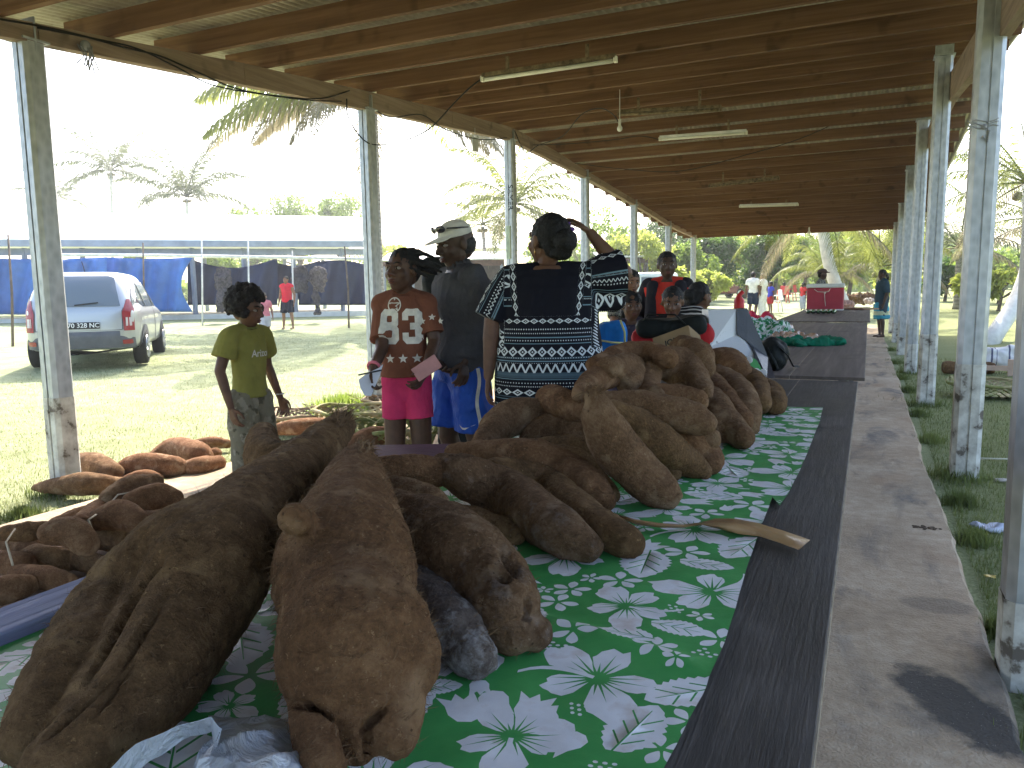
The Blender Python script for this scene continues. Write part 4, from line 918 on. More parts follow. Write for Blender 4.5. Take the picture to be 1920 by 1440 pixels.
# ---- woman in the patterned dress
Wm=Person('large woman seen from behind in a patterned black dress, hand raised to her head',1030,4.0,fdir(-.97,.10),1.70,1,fat=1.30,hs=1.14,headrot=(4,0,42),
  pose=dict(elR=('w',atd(1168,512,3.95)),wrR=('w',atd(1108,438,3.93)),elL=('w',atd(925,600,3.95)),wrL=('w',atd(916,705,3.95)),shR=(.116,-.005,.80),shL=(-.112,-.005,.80)),
  handR=dict(d=Matrix(((1,0,0),(0,1,0),(0,0,1)))@Vector((-.75,.15,.6)),n=(-.6,-.1,-.8),curl=(.35,.35,.35,.4)),handL=dict(curl=(.35,.45,.5,.5)))
M=Mat('tribal_dress',.85,.12); x_,y_,z_=M.xyz('Object'); U=x_; V=z_
BK=(.010,.010,.016); WH=(.62,.66,.68); TE=(.16,.25,.30)
uv=M.nt.nodes.new('ShaderNodeUVMap'); uv.uv_map='uv'; sp=M.nt.nodes.new('ShaderNodeSeparateXYZ'); M.nt.links.new(uv.outputs[0],sp.inputs[0]); U=E(M.nt,sp.outputs[0]); V=E(M.nt,sp.outputs[1])
col=BK; mask=None; tm=None
def addm(a,b): return b if a is None else a.mx(b)
def lines(v0,th): return V.band(v0-th/2,v0+th/2)
def diamonds(v0,h,p): 
    d=(U*(1/p)).tri()-0.0; e=((V-v0)*(2/h)).abs(); q=d+e; return V.band(v0-h/2,v0+h/2)*(q.band(.55,1.0)+q.lt(.22)).mn(1.0)
def zig(v0,h,p,t=.22): 
    d=(U*(1/p)).tri(); e=(V-v0)*(1/h)+.5; return V.band(v0-h/2,v0+h/2)*((e-d).abs().lt(t))
def dotsb(v0,h,p): 
    d=((U*(1/p)).frac()-.5)*(p/h*1.4); e=(V-v0)*(1.4/h); return (d*d+e*e).lt(.18)*V.band(v0-h/2,v0+h/2)
for v0,th in ((.905,.006),(.875,.004),(.79,.006),(.722,.010),(.70,.004),(.600,.004),(.535,.004),(.527,.003),(.47,.010),(.40,.006),(1.06,.006),(1.10,.004),(1.24,.006),(1.32,.004)): tm=addm(tm,lines(v0,th))
for f_ in (diamonds(.985,.026,.05),diamonds(.835,.050,.052),diamonds(.635,.034,.060),diamonds(.500,.046,.045),diamonds(1.16,.04,.05),diamonds(1.36,.04,.05),zig(.755,.044,.044),zig(.440,.036,.044),zig(1.20,.03,.04),dotsb(.945,.012,.014),dotsb(.925,.010,.012),dotsb(.89,.010,.014),dotsb(.682,.010,.015),dotsb(.665,.009,.011),dotsb(.572,.012,.016),zig(.555,.014,.022),dotsb(.41,.010,.013),dotsb(1.28,.010,.013),dotsb(1.09,.010,.013),dotsb(.805,.008,.013),dotsb(.78,.006,.012)): mask=addm(mask,f_)
c=M.mix(BK,TE,tm); grey=V.band(.80,.81).mx(V.band(.705,.735)).mx(V.band(.61,.615)); c=M.mix(c,(.07,.11,.14),grey*.9); c=M.mix(c,WH,mask); M.color(c); M.bump(M.noise((6,6,3.5),3,.6,dist=1.2),.35,.03)
u=Wm.H; secs=[(0,0,.26*u,.160*u,.125*u),(0,0,.36*u,.170*u,.134*u),(0,0,.46*u,.172*u,.136*u),(0,0,.56*u,.168*u,.130*u),(0,0,.64*u,.156*u,.120*u),(0,0,.72*u,.150*u,.115*u),(0,0,.775*u,.140*u,.100*u),(0,-.002*u,.81*u,.108*u,.078*u),(0,-.006*u,.832*u,.07*u,.055*u)]
m=MB(); loft(m,secs,28); J=Wm.J
a,b=J['shR'],J['elR']; m.cap(Vector((a.x*.4,a.y,a.z)),a,.052*u,.050*u); e=a.lerp(b,.95); m.tube([a,a.lerp(e,.4),e],[.050*u,.066*u,.074*u],20); m.cap(a-Vector((0,0,.06*u)),e-Vector((.02*u,0,.085*u)),.035*u,.035*u)
a,b=J['shL'],J['elL']; m.cap(Vector((a.x*.4,a.y,a.z)),a,.052*u,.050*u); e=a.lerp(b,1.02); m.tube([a,a.lerp(e,.4),e],[.050*u,.060*u,.064*u],20)
dr=Wm.part('dress',m,M.m,vox=.005,disp=((4,.012),(9,.007),(22,.003)))
# the dress fabric's own weave coordinates: around the body, and along each sleeve
me=dr.data; co=getco(me)+np.array(wloc(dr)[:],np.float32); L=np.array([(Wm.T.inverted()@Vector(c)) for c in co.tolist()]); uvl=me.uv_layers.new(name='uv')
UV=np.zeros((len(L),2)); ang=np.arctan2(L[:,0],-L[:,1]); UV[:,0]=ang*.24; UV[:,1]=L[:,2]-.17
for sd in 'RL':
    a=np.array(J['sh'+sd][:]);b=np.array(J['el'+sd][:]); d=(b-a)/np.linalg.norm(b-a); rel=L-a; t=rel@d; out=(np.abs(L[:,0])>.128*u)&(L[:,2]>.60*u)&(t>-.03)
    side=np.array([0,0,1.0]); perp=rel-np.outer(t,d); w2=np.arctan2(perp@np.cross(d,[0,1,0]),perp@np.array([0,1,0]))*.085
    UV[out,0]=t[out]; UV[out,1]=.80+w2[out]*1.0+(0.0 if sd=='R' else .0)
yoke=(np.abs(L[:,0])<.088*u+.1*(L[:,2]-.75*u))&(L[:,2]>.695*u)&(L[:,1]<.02)
edge=(np.abs(np.abs(L[:,0])-(.095*u+.1*(L[:,2]-.75*u)))<.016)&(L[:,2]>.695*u)&(L[:,1]<.02)
UV[edge,0]=L[edge,2]; UV[edge,1]=.985+(np.abs(L[edge,0])-(.095*u+.1*(L[edge,2]-.75*u)))
fr=L[:,1]>.02; 
UV[yoke&~edge,1]=3.0
li=np.empty(len(me.loops),np.int32); me.loops.foreach_get('vertex_index',li); uvl.data.foreach_set('uv',UV[li].astype(np.float32).ravel())
Wm.hair('bun',HAIRM,vox=.0045)
m=MB(); c0=Wm.HT@Vector((.030*u,-.052*u,.034*u))
for k in range(5):
    a=k*1.2566; d=Vector((math.cos(a),0,math.sin(a))); m.ball(c0+d*.020,(.019,.006,.013),rot=Euler((0,-a,0)).to_matrix())
m.ball(c0+Vector((0,-.01,0)),.008); xf(m,Wm.T); m.build('hair_flower',plain('purple_petals',(.13,.06,.32),.6,.3,20),Wm.e)
m=MB(); c0=Wm.HT@Vector((-.050*u,-.002*u,-.034*u)); m.tube([c0+Vector((.0,.020*math.cos(a),.020*math.sin(a))) for a in np.linspace(0,6.28,18)],[.0022]*18,6); xf(m,Wm.T); m.build('hoop_earring',plain('gold',(.6,.4,.15),.25,.1,5,0,.5,1),Wm.e)
m=MB(); w_=J['wrL']; m.tube([w_+Vector((.008*math.cos(a),.008*math.sin(a),-.105)) for a in np.linspace(0,6.28,10)],[.0022]*10,5); xf(m,Wm.T); m.build('ring',plain('silver',(.6,.6,.6),.25,.1,5,0,.5,1),Wm.e)
# ---------------------------------------------------------------- vegetation
def leafmat(name,a,b,tr=.45):
    M=Mat(name,.55,.35); n=M.noise(.9,3); n2=M.noise(7,2); c=M.ramp(n*.6+n2*.4,[(.35,a),(.65,b)]); M.color(c); M.trans(c,tr); return M.m
LF=dict(dark=leafmat('leaf_dark',(.040,.085,.016),(.12,.20,.040),.5),mid=leafmat('leaf_mid',(.13,.20,.035),(.28,.37,.07),.55),lime=leafmat('leaf_lime',(.30,.36,.06),(.52,.55,.12),.6),
 palm=leafmat('palm_leaf',(.13,.155,.035),(.27,.29,.08),.5),dry=leafmat('palm_leaf_dry',(.16,.14,.08),(.27,.24,.15),.4),palmg=leafmat('palm_leaf_green',(.085,.105,.045),(.16,.18,.09),.45))
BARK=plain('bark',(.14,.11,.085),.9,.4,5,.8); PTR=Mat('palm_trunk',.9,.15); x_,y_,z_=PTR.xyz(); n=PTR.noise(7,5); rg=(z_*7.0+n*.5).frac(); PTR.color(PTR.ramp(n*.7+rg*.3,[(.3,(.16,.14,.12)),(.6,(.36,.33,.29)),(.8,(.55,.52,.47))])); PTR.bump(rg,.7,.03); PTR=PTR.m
def leaves(pts,size,nrmjit=1.0,asp=.5):
    n=len(pts); d=rng.normal(size=(n,3)); d[:,2]-=.35; d/=np.linalg.norm(d,axis=1)[:,None]; s=np.cross(d,rng.normal(size=(n,3))); s/=np.linalg.norm(s,axis=1)[:,None]
    L=size*rng.uniform(.7,1.3,(n,1)); a=pts; mid=pts+d*L*.5; e=pts+d*L+np.array([0,0,-.1])*L; w_=s*L*asp*.5
    V=np.stack([a,mid+w_,e,mid-w_],1).reshape(-1,3); return V,np.arange(n*4).reshape(n,4)
def tree(label,px,py_top,py_base,wpx,depth,kind,N=5000,group=None,name='tree',leaf=.20,base=None,seed=0):
    R_=random.Random(seed+int(px)); b=atd(px,py_base,depth); g=gz(b.x,b.y)-.05; b.z=g; top=atd(px,py_top,depth).z; Hh=top-g; W=wpx*depth/F/2
    t=thing(name,label,'tree' if name=='tree' else 'shrub',b,group); m=MB(); cb=.18 if name=='shrub' else .34
    tr=[b+Vector((0,0,-.1)),b+Vector((W*.06,0,Hh*.3)),b+Vector((-W*.04,.1,Hh*.62))]
    m.tube(tr,[.045*Hh**.8,.035*Hh**.8,.015*Hh**.8],8); lobes=[]
    nl=15
    for i in range(nl):
        a=R_.uniform(0,6.28); zz=R_.uniform(cb,.86); rr=W*R_.uniform(.15,.78)*math.sqrt(max(.1,1-((zz-.5)/.55)**2)); c=b+Vector((math.cos(a)*rr,math.sin(a)*rr,Hh*zz)); r=min(W,Hh*.5)*R_.uniform(.24,.44); lobes.append((c,r))
        m.tube([tr[1],(tr[1]+c)/2+Vector((0,0,.1)),c],[.018*Hh**.8,.012*Hh**.8,.005*Hh**.8],5)
    lobes.append((b+Vector((0,0,Hh*.84)),Hh*.17))
    m.build('trunk',BARK,t); P=[]; tot=sum(r*r for _,r in lobes)
    for c,r in lobes:
        k=int(N*r*r/tot); v=rng.normal(size=(k,3)); v/=np.linalg.norm(v,axis=1)[:,None]; q=r*(rng.uniform(.15,1,(k,1))**.33)*(1+.22*vnoise(v*2.3+np.array(c[:]),seed)[:,None]); P.append(np.array(c[:])+v*q*np.array([1,1,.82]))
    P=np.concatenate(P); clump=vnoise(P*1.1,seed+5); P=P[clump>-.38]; V,Q=leaves(P,leaf); o=finish('crown',numpy_mesh(V,Q),LF[kind],t); return t
def frond(m,c,az,el,L,droop,nl=34,mi=0,wl=.72,wd=.05,seed=0,R_=random):
    d=Vector((math.cos(az)*math.cos(el),math.sin(az)*math.cos(el),math.sin(el))); p=Vector(c); pts=[p.copy()]; S=14
    for i in range(S):
        p=p+d*(L/S); d=(d+Vector((0,0,-droop/S*(.5+1.4*i/S)))).normalized(); pts.append(p.copy())
    m.tube(pts,[.035*(1-i/(S+2))*L/4 for i in range(S+1)],4,mi)
    for i in range(nl):
        t=.10+.89*i/nl; k=t*S; j=min(int(k),S-1); q=pts[j].lerp(pts[j+1],k-j); tg=(pts[j+1]-pts[j]).normalized(); sd=tg.cross(Vector((0,0,1)))
        sd=sd.normalized() if sd.length>.05 else Vector((1,0,0)); ln=wl*(math.sin(math.pi*min(1,.15+t*.9))**.6)*L/4*1.15
        for sg in(1,-1):
            dr=(sd*sg*.62+tg*.62+Vector((0,0,-.05-.6*R_.random()*.5))).normalized(); a=q; md=a+dr*ln*.5; e=md+(dr+Vector((0,0,-.95-.5*R_.random()))).normalized()*ln*.5; wv=tg*wd*L/4*.5
            m.add([a-wv*.5,a+wv*.5,md+wv,md-wv,e],[(0,1,2,3),(3,2,4)],mi)
PTW=plain('sunlit_pale_trunk',(.70,.68,.62),.85,.15,6,.5)  # sun glare painted into the trunk colour; backlit bark alone would be shaded
def palm(label,crown_px,depth,base_px,L,n,kind='palm',r=.14,seed=0,group='coconut palms',els=(-.35,1.25),droop=1.5,nl=34,bend=0.0,dry=2,extra=()):
    R_=random.Random(seed); c=atd(*crown_px,depth); b=atd(base_px[0],base_px[1],base_px[2] if len(base_px)>2 else depth); b.z=gz(b.x,b.y)-.1
    t=thing('palm_tree',label,'palm tree',b,group); m=MB(); pts=[]
    for i in range(9):
        k=i/8; q=b.lerp(c,k); q+= (c-b).cross(Vector(CM@np.array([0,0,1.]))).normalized()*bend*math.sin(math.pi*k); pts.append(q)
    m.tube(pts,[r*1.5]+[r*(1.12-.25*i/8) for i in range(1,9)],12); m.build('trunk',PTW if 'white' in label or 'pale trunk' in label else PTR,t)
    for i in range(n):
        f=MB(); az=i*2.39996+R_.uniform(-.2,.2); el=els[0]+(els[1]-els[0])*((i+.5)/n)**.9; k=kind if i>=dry else 'dry'
        frond(f,c+Vector((0,0,.1)),az,el,L*R_.uniform(.85,1.1),droop*R_.uniform(.8,1.2),nl,0,R_=R_,wl=.72,wd=.045+max(0,depth-25)*.0016); f.build('frond',LF[k],t)
    for (azd,el,Lk,dk) in extra:
        f=MB(); v=RIGHT*math.cos(azd)-TOCAM*math.sin(azd); frond(f,c+Vector((0,0,.1)),math.atan2(v.y,v.x),el,L*Lk,dk,nl,0,R_=R_,wl=.95,wd=.06); f.build('frond',LF['dry' if dk>1.2 else kind],t)
    m=MB()
    for i in range(5): a=i*1.25; m.ball(c+Vector((math.cos(a)*.22,math.sin(a)*.22,-.22)),.11,seg=8,rings=6)
    m.build('coconuts',plain('coconut',(.16,.13,.05),.6),t)
    return t
palm('tall coconut palm behind the second left post, its long fronds drooping under the roof edge',(700,178),25,(712,560,25),6.6,17,'palm',.13,3,els=(-.15,1.0),droop=1.25,nl=80,dry=6,extra=[(math.pi-.1,.35,1.0,.95),(math.pi+.25,.12,.92,1.15),(math.pi-.35,.22,.85,1.35),(math.pi,.0,.55,1.6),(.1,.25,.9,1.3),(-.3,.4,.85,1.1),(.4,.1,.75,1.5),(.0,.55,1.0,1.15),(-.1,.0,.6,1.7)])
palm('small distant palm left of the first post in the white sky',(100,372),75,(100,470,75),4.2,14,'palmg',.13,5,nl=22)
palm('distant palm with a round crown above the white roof',(208,322),62,(205,470,62),5.2,18,'palmg',.13,6,nl=26)
palm('distant palm with upright fronds above the middle of the white roof',(350,372),60,(350,470,60),5.6,18,'palmg',.13,7,els=(-.05,1.4),nl=28)
palm('yellow green palm behind the third left post',(965,385),38,(950,520,38),4.6,19,'palm',.13,8,droop=1.7,nl=44)
palm('yellowish palm low between the man in the cap and the woman',(905,425),44,(915,530,44),3.6,15,'palm',.12,21,droop=1.8,nl=36)
palm('slanting palm with a sunlit white trunk beyond the red cooler',(1540,395),26,(1608,552,25),4.4,18,'palm',.20,9,els=(-.45,.9),droop=1.6,nl=46,bend=-.25)
palm('bushy young palm behind the far woman in the blue skirt',(1650,505),30,(1650,560,30),3.3,18,'palm',.14,10,els=(.15,1.4),droop=1.9,nl=40)
palm('low bright palm between the red chairs and the cooler',(1545,520),33,(1545,560,33),3.0,15,'palm',.14,11,els=(.2,1.4),droop=2.2,nl=40)
palm('right hand palm with a thick bowed pale trunk on the sunny grass',(1925,350),19,(1846,592,17),3.4,19,'palm',.17,12,els=(-.4,1.2),droop=1.6,nl=46,bend=.55)
palm('bushy palm behind the right hand posts',(1800,470),30,(1795,570,30),3.4,17,'palmg',.14,13,els=(-.1,1.3),droop=1.8,nl=40)
palm('pale palm at the right edge of the picture',(1960,420),26,(1940,585,26),3.9,17,'palm',.14,14,els=(-.3,1.3),droop=1.7,nl=40)
GT='trees behind the grass field'
T=[(1120,385,555,190,48,'mid','leafy tree just right of the woman with the raised hand'),(1200,430,555,170,44,'lime','sunlit bush tree behind the fifth left post'),(1275,455,555,160,44,'mid','tree behind the man in red and black'),
(1335,440,556,130,46,'dark','dark green tree left of the small red car'),(1395,448,556,150,50,'lime','yellow green tree above the small red car'),(1450,430,556,150,46,'dark','dark rounded tree right of the small red car'),(1505,440,556,140,52,'mid','tree behind the red plastic chairs'),
(1590,430,556,170,48,'mid','green tree behind the slanting sunlit palm'),(1680,430,556,170,46,'lime','bright tree behind the right row of posts'),(1035,420,540,120,56,'mid','far tree seen past the hair of the woman'),
(1240,390,545,220,62,'dark','tall dark tree in the back row of the wood'),(1390,400,548,230,66,'mid','tall tree at the back of the wood'),(1560,400,548,230,66,'mid','tall tree at the back behind the white trunk'),(1150,520,560,110,38,'lime','low bush beyond the seated women'),
(1320,505,560,110,40,'lime','low lime bush beside the small red car'),(1870,470,585,190,34,'mid','dense tree at the far right beyond the bowed palm'),(1770,480,575,120,38,'dark','dark tree behind the third right post'),(1265,500,562,120,36,'lime','low lime bush behind the man in red and black'),(1370,495,557,110,62,'lime','lime bush right behind the small red car'),(1425,500,558,110,60,'lime','bright low bush behind the people in white'),(1480,495,558,120,60,'lime','bright low bush behind the red chairs'),(1680,500,560,120,40,'lime','bright bush beside the far woman'),(1870,500,585,170,28,'lime','bright bush at the foot of the bowed palm')]
for i,(a,b_,c_,d_,e_,k,lb) in enumerate(T): tree(lb,a,b_,c_,d_,e_,k,6500,GT,leaf=.26,seed=i)
T=[(470,378,500,120,80,'mid','low hazy tree above the left part of the white roof'),(560,358,500,150,78,'mid','broad hazy tree above the middle of the white roof'),(640,355,500,130,74,'mid','hazy tree above the white roof beside the second post'),(755,455,520,110,60,'lime','small far tree behind the tall girl'),(250,470,520,160,60,'mid','dark tree seen under the white roof at the left'),(420,470,520,180,60,'mid','far tree seen under the middle of the white roof')]
for i,(a,b_,c_,d_,e_,k,lb) in enumerate(T): tree(lb,a,b_,c_,d_,e_,k,5000,'hazy trees behind the white roofed shed',leaf=.32,seed=50+i)
# far wood closing the horizon
P=[]
for i in range(30000):
    a=rng.uniform(-1.5,1.0); r=rng.uniform(85,100); h=4.5+3.0*noise.noise(Vector((a*9,0,0)))+1.5*noise.noise(Vector((a*31,2,0))); P.append((r*math.sin(a),r*math.cos(a),gz(r*math.sin(a),r*math.cos(a))+rng.uniform(0,1)**.7*max(1.5,h if a>-.35 else h*.42)))
V,Q=leaves(np.array(P),1.1); o=finish('distant_wood',numpy_mesh(V,Q),LF['mid']); tag(o,kind='stuff')
# ---------------------------------------------------------------- white roofed shed at the left
WROOF=plain('white_roof_metal',(.78,.80,.82),.45,.06,1,.05); GREYM=plain('grey_trim',(.30,.34,.42),.6,.15,3,.1); WPOLE=plain('pale_pole',(.62,.62,.62),.6,.2,6,.1)
def tarpm(name,c):
    M=Mat(name,.42,.4); n=M.noise(2.5,4); M.color(M.ramp(n,[(.3,tuple(x*.75 for x in c)),(.7,tuple(min(1,x*1.2) for x in c))])); M.bump(M.noise((3,3,1.0),4,.6,dist=1),.5,.06); M.trans(c,.25); return M.m
TBL=tarpm('blue_tarp',(.06,.20,.55)); TNV=tarpm('navy_tarp',(.012,.024,.075))
A0=atd(-230,452,27.5); A1=atd(700,459,33); A1.z=A0.z=3.55
ax=(A1-A0).normalized(); bk=Vector((-ax.y,ax.x,0)); bk=bk if bk.y>0 else -bk; LN=(A1-A0).length
gA=gz(*A0.lerp(A1,.5).xy)
shd=thing('long_shed','long open shed with a blinding white roof and blue tarps hung along its posts','shed',A0.lerp(A1,.5)-Vector((0,0,A0.z-gA)))
m=MB(); r0=A0+bk*4.6+Vector((0,0,1.45)); r1=A1+bk*4.6+Vector((0,0,1.45)); m.add([A0-bk*.3,A1-bk*.3,r1,r0,A0+bk*9.4,A1+bk*9.4,A0-bk*.3-Vector((0,0,.05)),A1-bk*.3-Vector((0,0,.05))],[(0,1,2,3),(3,2,5,4),(6,7,1,0)]); o=m.build('roof',WROOF,shd); s_=o.modifiers.new('s','SOLIDIFY'); s_.thickness=.04
m=MB(); m.beam(A0-bk*.36-Vector((0,0,.16)),A1-bk*.36-Vector((0,0,.16)),.10,.24); m.build('gutter',GREYM,shd)
m=MB(); m.beam(A0+bk*.15-Vector((0,0,.45)),A1+bk*.15-Vector((0,0,.45)),.10,.26); m.build('eave_beam',GREYM,shd)
for i in range(9):
    k=(i+.3)/9
    for q in(.15,8.9):
        p=A0.lerp(A1,k)+bk*q; m=MB(); m.beam(Vector((p.x,p.y,gA-.2)),Vector((p.x,p.y,A0.z-.3)),.14,.14,up=(0,1,0)); m.build('post',GREYM,shd)
m=MB(); b0=A0-bk*.5; b1=A1-bk*.5; m.beam(Vector((b0.x,b0.y,gA+.02)),Vector((b1.x,b1.y,gA+.02)),.14,.30); m.build('base_kerb',plain('white_kerb',(.66,.66,.64),.8,.1,4,.2),shd)
m=MB(); m.beam(Vector((*(A0+bk*4.4).xy,gA+.02)),Vector((*(A1+bk*4.4).xy,gA+.02)),9.4,.2); m.build('slab',plain('shed_slab',(.30,.27,.24),.9,.2,2,.2),shd)
def tarp(label,x0,x1,ytop,ybot,dep,mat,sag=0,edge=0,group=None):
    nx,nz=40,14; V=[];
    for j in range(nz+1):
        for i in range(nx+1):
            u_=i/nx; v_=j/nz; px=x0+(x1-x0)*u_; py=ytop+(ybot-ytop)*v_ ; py+= sag*math.sin(math.pi*u_)*(1-v_)
            px-= edge*math.sin(math.pi*v_)*u_**4
            p=atd(px,py,dep+.25*math.sin(px*.05)+.10*math.sin(px*.16+v_*3)+.18*v_*math.sin(px*.09)); V.append(p[:])
    idx=np.arange((nx+1)*(nz+1)).reshape(nz+1,nx+1); Q=np.stack([idx[:-1,:-1],idx[1:,:-1],idx[1:,1:],idx[:-1,1:]],-1).reshape(-1,4)
    o=finish('tarp',numpy_mesh(np.array(V),Q),mat,smooth=True); s_=o.modifiers.new('s','SOLIDIFY'); s_.thickness=.006; tag(o,label,'tarp',group)
GTP='tarps hung along the white roofed shed'
tarp('bright blue tarp behind the silver car at the left edge',-60,200,482,590,28.2,TBL,4,group=GTP)
tarp('blue tarp with a bowed right edge, right of the silver car roof',196,362,482,585,29.4,TBL,3,22,group=GTP)
tarp('dark navy tarp sagging behind the boy in the olive shirt',352,520,484,572,31.4,TNV,18,group=GTP)
tarp('dark navy tarp between the hung clothes and the second post',560,700,500,572,32.4,TNV,-12,group=GTP)
tarp('navy sheet behind the hanging clothes',505,600,488,560,33.2,TNV,10,group=GTP)
# rail of poles in front
for i,(x,yt,yb,d,lb) in enumerate([(15,440,645,18,'thin tall pole at the left edge before the blue tarp'),(268,455,600,25,'thin wooden pole with a knotted cord, right of the car'),(378,450,605,26,'pale pole left of the curly haired boy'),(465,448,600,26,'whitest thin pole above the curly haired boy'),(548,470,598,27,'pole where the dark clothes hang'),(646,462,612,24,'crooked wooden pole near the second post')]):
    a=atd(x,yt,d); b=atd(x+(8 if i in(0,5) else 1),yb,d); b.z=gz(b.x,b.y)-.1; m=MB(); mid=a.lerp(b,.5)+Vector((.05 if i in(0,5) else .01,0,0)); m.tube([b,mid,a],[.032,.028,.022],8); o=m.build('pole',WPOLE if i in(2,3,4) else BARK); tag(o,lb,'pole','thin poles before the white roofed shed')
m=MB(); m.tube([atd(80,478,26),atd(300,479,26.2),atd(480,482,26.5),atd(690,486,27)],.055,8); o=m.build('rail_pipe',WPOLE); tag(o,'long white horizontal pipe rail running before the tarps','rail')
GARM=plain('dark_garment',(.05,.045,.055),.9,.6,14,.5); GARM2=plain('brown_garment',(.09,.075,.08),.9,.6,16,.5)
for i,(x0,x1,y0,y1,mt,lb) in enumerate([(545,580,498,550,GARM,'dark grey shirt hanging from the rail, left one of the pair'),(578,612,500,548,GARM2,'dark patterned shirt hanging from the rail, right one of the pair'),(585,600,545,588,GARM,'dark trousers hanging below the patterned shirt'),(395,440,500,585,GARM,'bundle of dark clothes hanging behind the boy')]):
    m=MB(); d=27.2; a=atd((x0+x1)/2,y0,d); w_=(x1-x0)*d/F/2; h=(y1-y0)*d/F
    loft(m,[(a.x,a.y,a.z-h,w_*.9,.06),(a.x,a.y,a.z-h*.6,w_*.8,.09),(a.x,a.y,a.z-h*.25,w_,.08),(a.x,a.y,a.z-h*.06,w_*.7,.05),(a.x,a.y,a.z,w_*.2,.03)],20); 
    if i<2:
        for sg in(1,-1): m.cap(a+Vector((sg*w_*.7,0,-h*.12)),a+Vector((sg*w_*1.05,0,-h*.5)),.07,.06)
    me=remesh(m,.03,2); displace(me,[(5,.08),(14,.04)],i); o=finish('hanging_garment',me,mt,smooth=True); tag(o,lb,'clothes','clothes hanging before the tarps')
# low buildings further right
def lowhouse(label,x0,x1,ytop,yeave,ybase,d,wallc,name='low_building'):
    a=atd(x0,yeave,d); b=atd(x1,yeave,d); b.z=a.z; g=min(gz(a.x,a.y),gz(b.x,b.y)); dx=(b-a).normalized(); bk_=Vector((-dx.y,dx.x,0)); t=thing(name,label,'building',a.lerp(b,.5)-Vector((0,0,a.z-g)))
    top=atd(x0,ytop,d+2).z-a.z
    m=MB(); m.add([a-bk_*.3,b-bk_*.3,b+bk_*2.5+Vector((0,0,top)),a+bk_*2.5+Vector((0,0,top)),a+bk_*5,b+bk_*5],[(0,1,2,3),(3,2,5,4)]); o=m.build('roof',WROOF,t); s_=o.modifiers.new('s','SOLIDIFY'); s_.thickness=.06
    m=MB(); m.beam(a-Vector((0,0,.22)),b-Vector((0,0,.22)),.12,.3); m.build('fascia',plain('brown_fascia',(.12,.07,.05),.8),t)
    m=MB(); q0=a+bk_*3.2;q1=b+bk_*3.2; hz=(a.z-.1-g); m.beam(Vector((q0.x,q0.y,g+hz/2)),Vector((q1.x,q1.y,g+hz/2)),.12,hz); m.build('wall',wallc,t)
    for k in(.02,.25,.5,.75,.98):
        p=a.lerp(b,k); m=MB(); m.beam(Vector((p.x,p.y,g-.1)),Vector((p.x,p.y,a.z-.3)),.12,.12,up=(0,1,0)); m.build('post',GREYM,t)
lowhouse('low building with a white roof and brown fascia behind the man in the cap',715,945,474,488,540,40,plain('dark_wall',(.07,.06,.05),.9))
lowhouse('low white roofed stall between the woman and the wood',1120,1215,472,482,548,44,plain('dim_wall',(.16,.17,.13),.9),'stall')
c=atd(895,457,52); t=thing('marquee','small white peaked marquee over the far field','marquee',(c.x,c.y,gz(c.x,c.y)))
m=MB(); w_=2.6; e=atd(895,470,52).z; m.add([(c.x-w_,c.y-w_,e),(c.x+w_,c.y-w_,e),(c.x+w_,c.y+w_,e),(c.x-w_,c.y+w_,e),(c.x,c.y,e+1.1)],[(0,1,4),(1,2,4),(2,3,4),(3,0,4)]); m.build('canopy',WROOF,t)
for sx in(-1,1):
    for sy in(-1,1): m=MB(); m.beam((c.x+sx*w_*.97,c.y+sy*w_*.97,gz(c.x,c.y)-.1),(c.x+sx*w_*.97,c.y+sy*w_*.97,e),.06,.06,up=(0,1,0)); m.build('leg',GREYM,t)
# ---------------------------------------------------------------- vehicles
PAINT=Mat('silver_paint',.32,.5,.55); PAINT.color((.40,.42,.44)); PAINT.b.inputs['Coat Weight'].default_value=.5; PAINT=PAINT.m
RPAINT=Mat('dark_red_paint',.3,.5,.2); RPAINT.color((.16,.02,.03)); RPAINT.b.inputs['Coat Weight'].default_value=.6; RPAINT=RPAINT.m
GLASS=Mat('window_glass',.08,.8); GLASS.color((.12,.15,.18)); GLASS=GLASS.m; RUB=plain('tyre_rubber',(.02,.02,.02),.85,.2,10,.2); RIM=plain('wheel_rim',(.45,.46,.48),.35,.1,8,.05,.5,.8)
REDL=Mat('red_lamp',.2,.6); REDL.color((.26,.012,.018)); REDL=REDL.m; CLRL=plain('clear_lamp',(.55,.5,.5),.2,.1,8,0,.6); DPL=plain('grey_plastic',(.10,.105,.12),.6,.15,9,.1)
def rr(x0,y0,x1,y1,c=.03): return rrect(x0,y0,x1,y1,c)
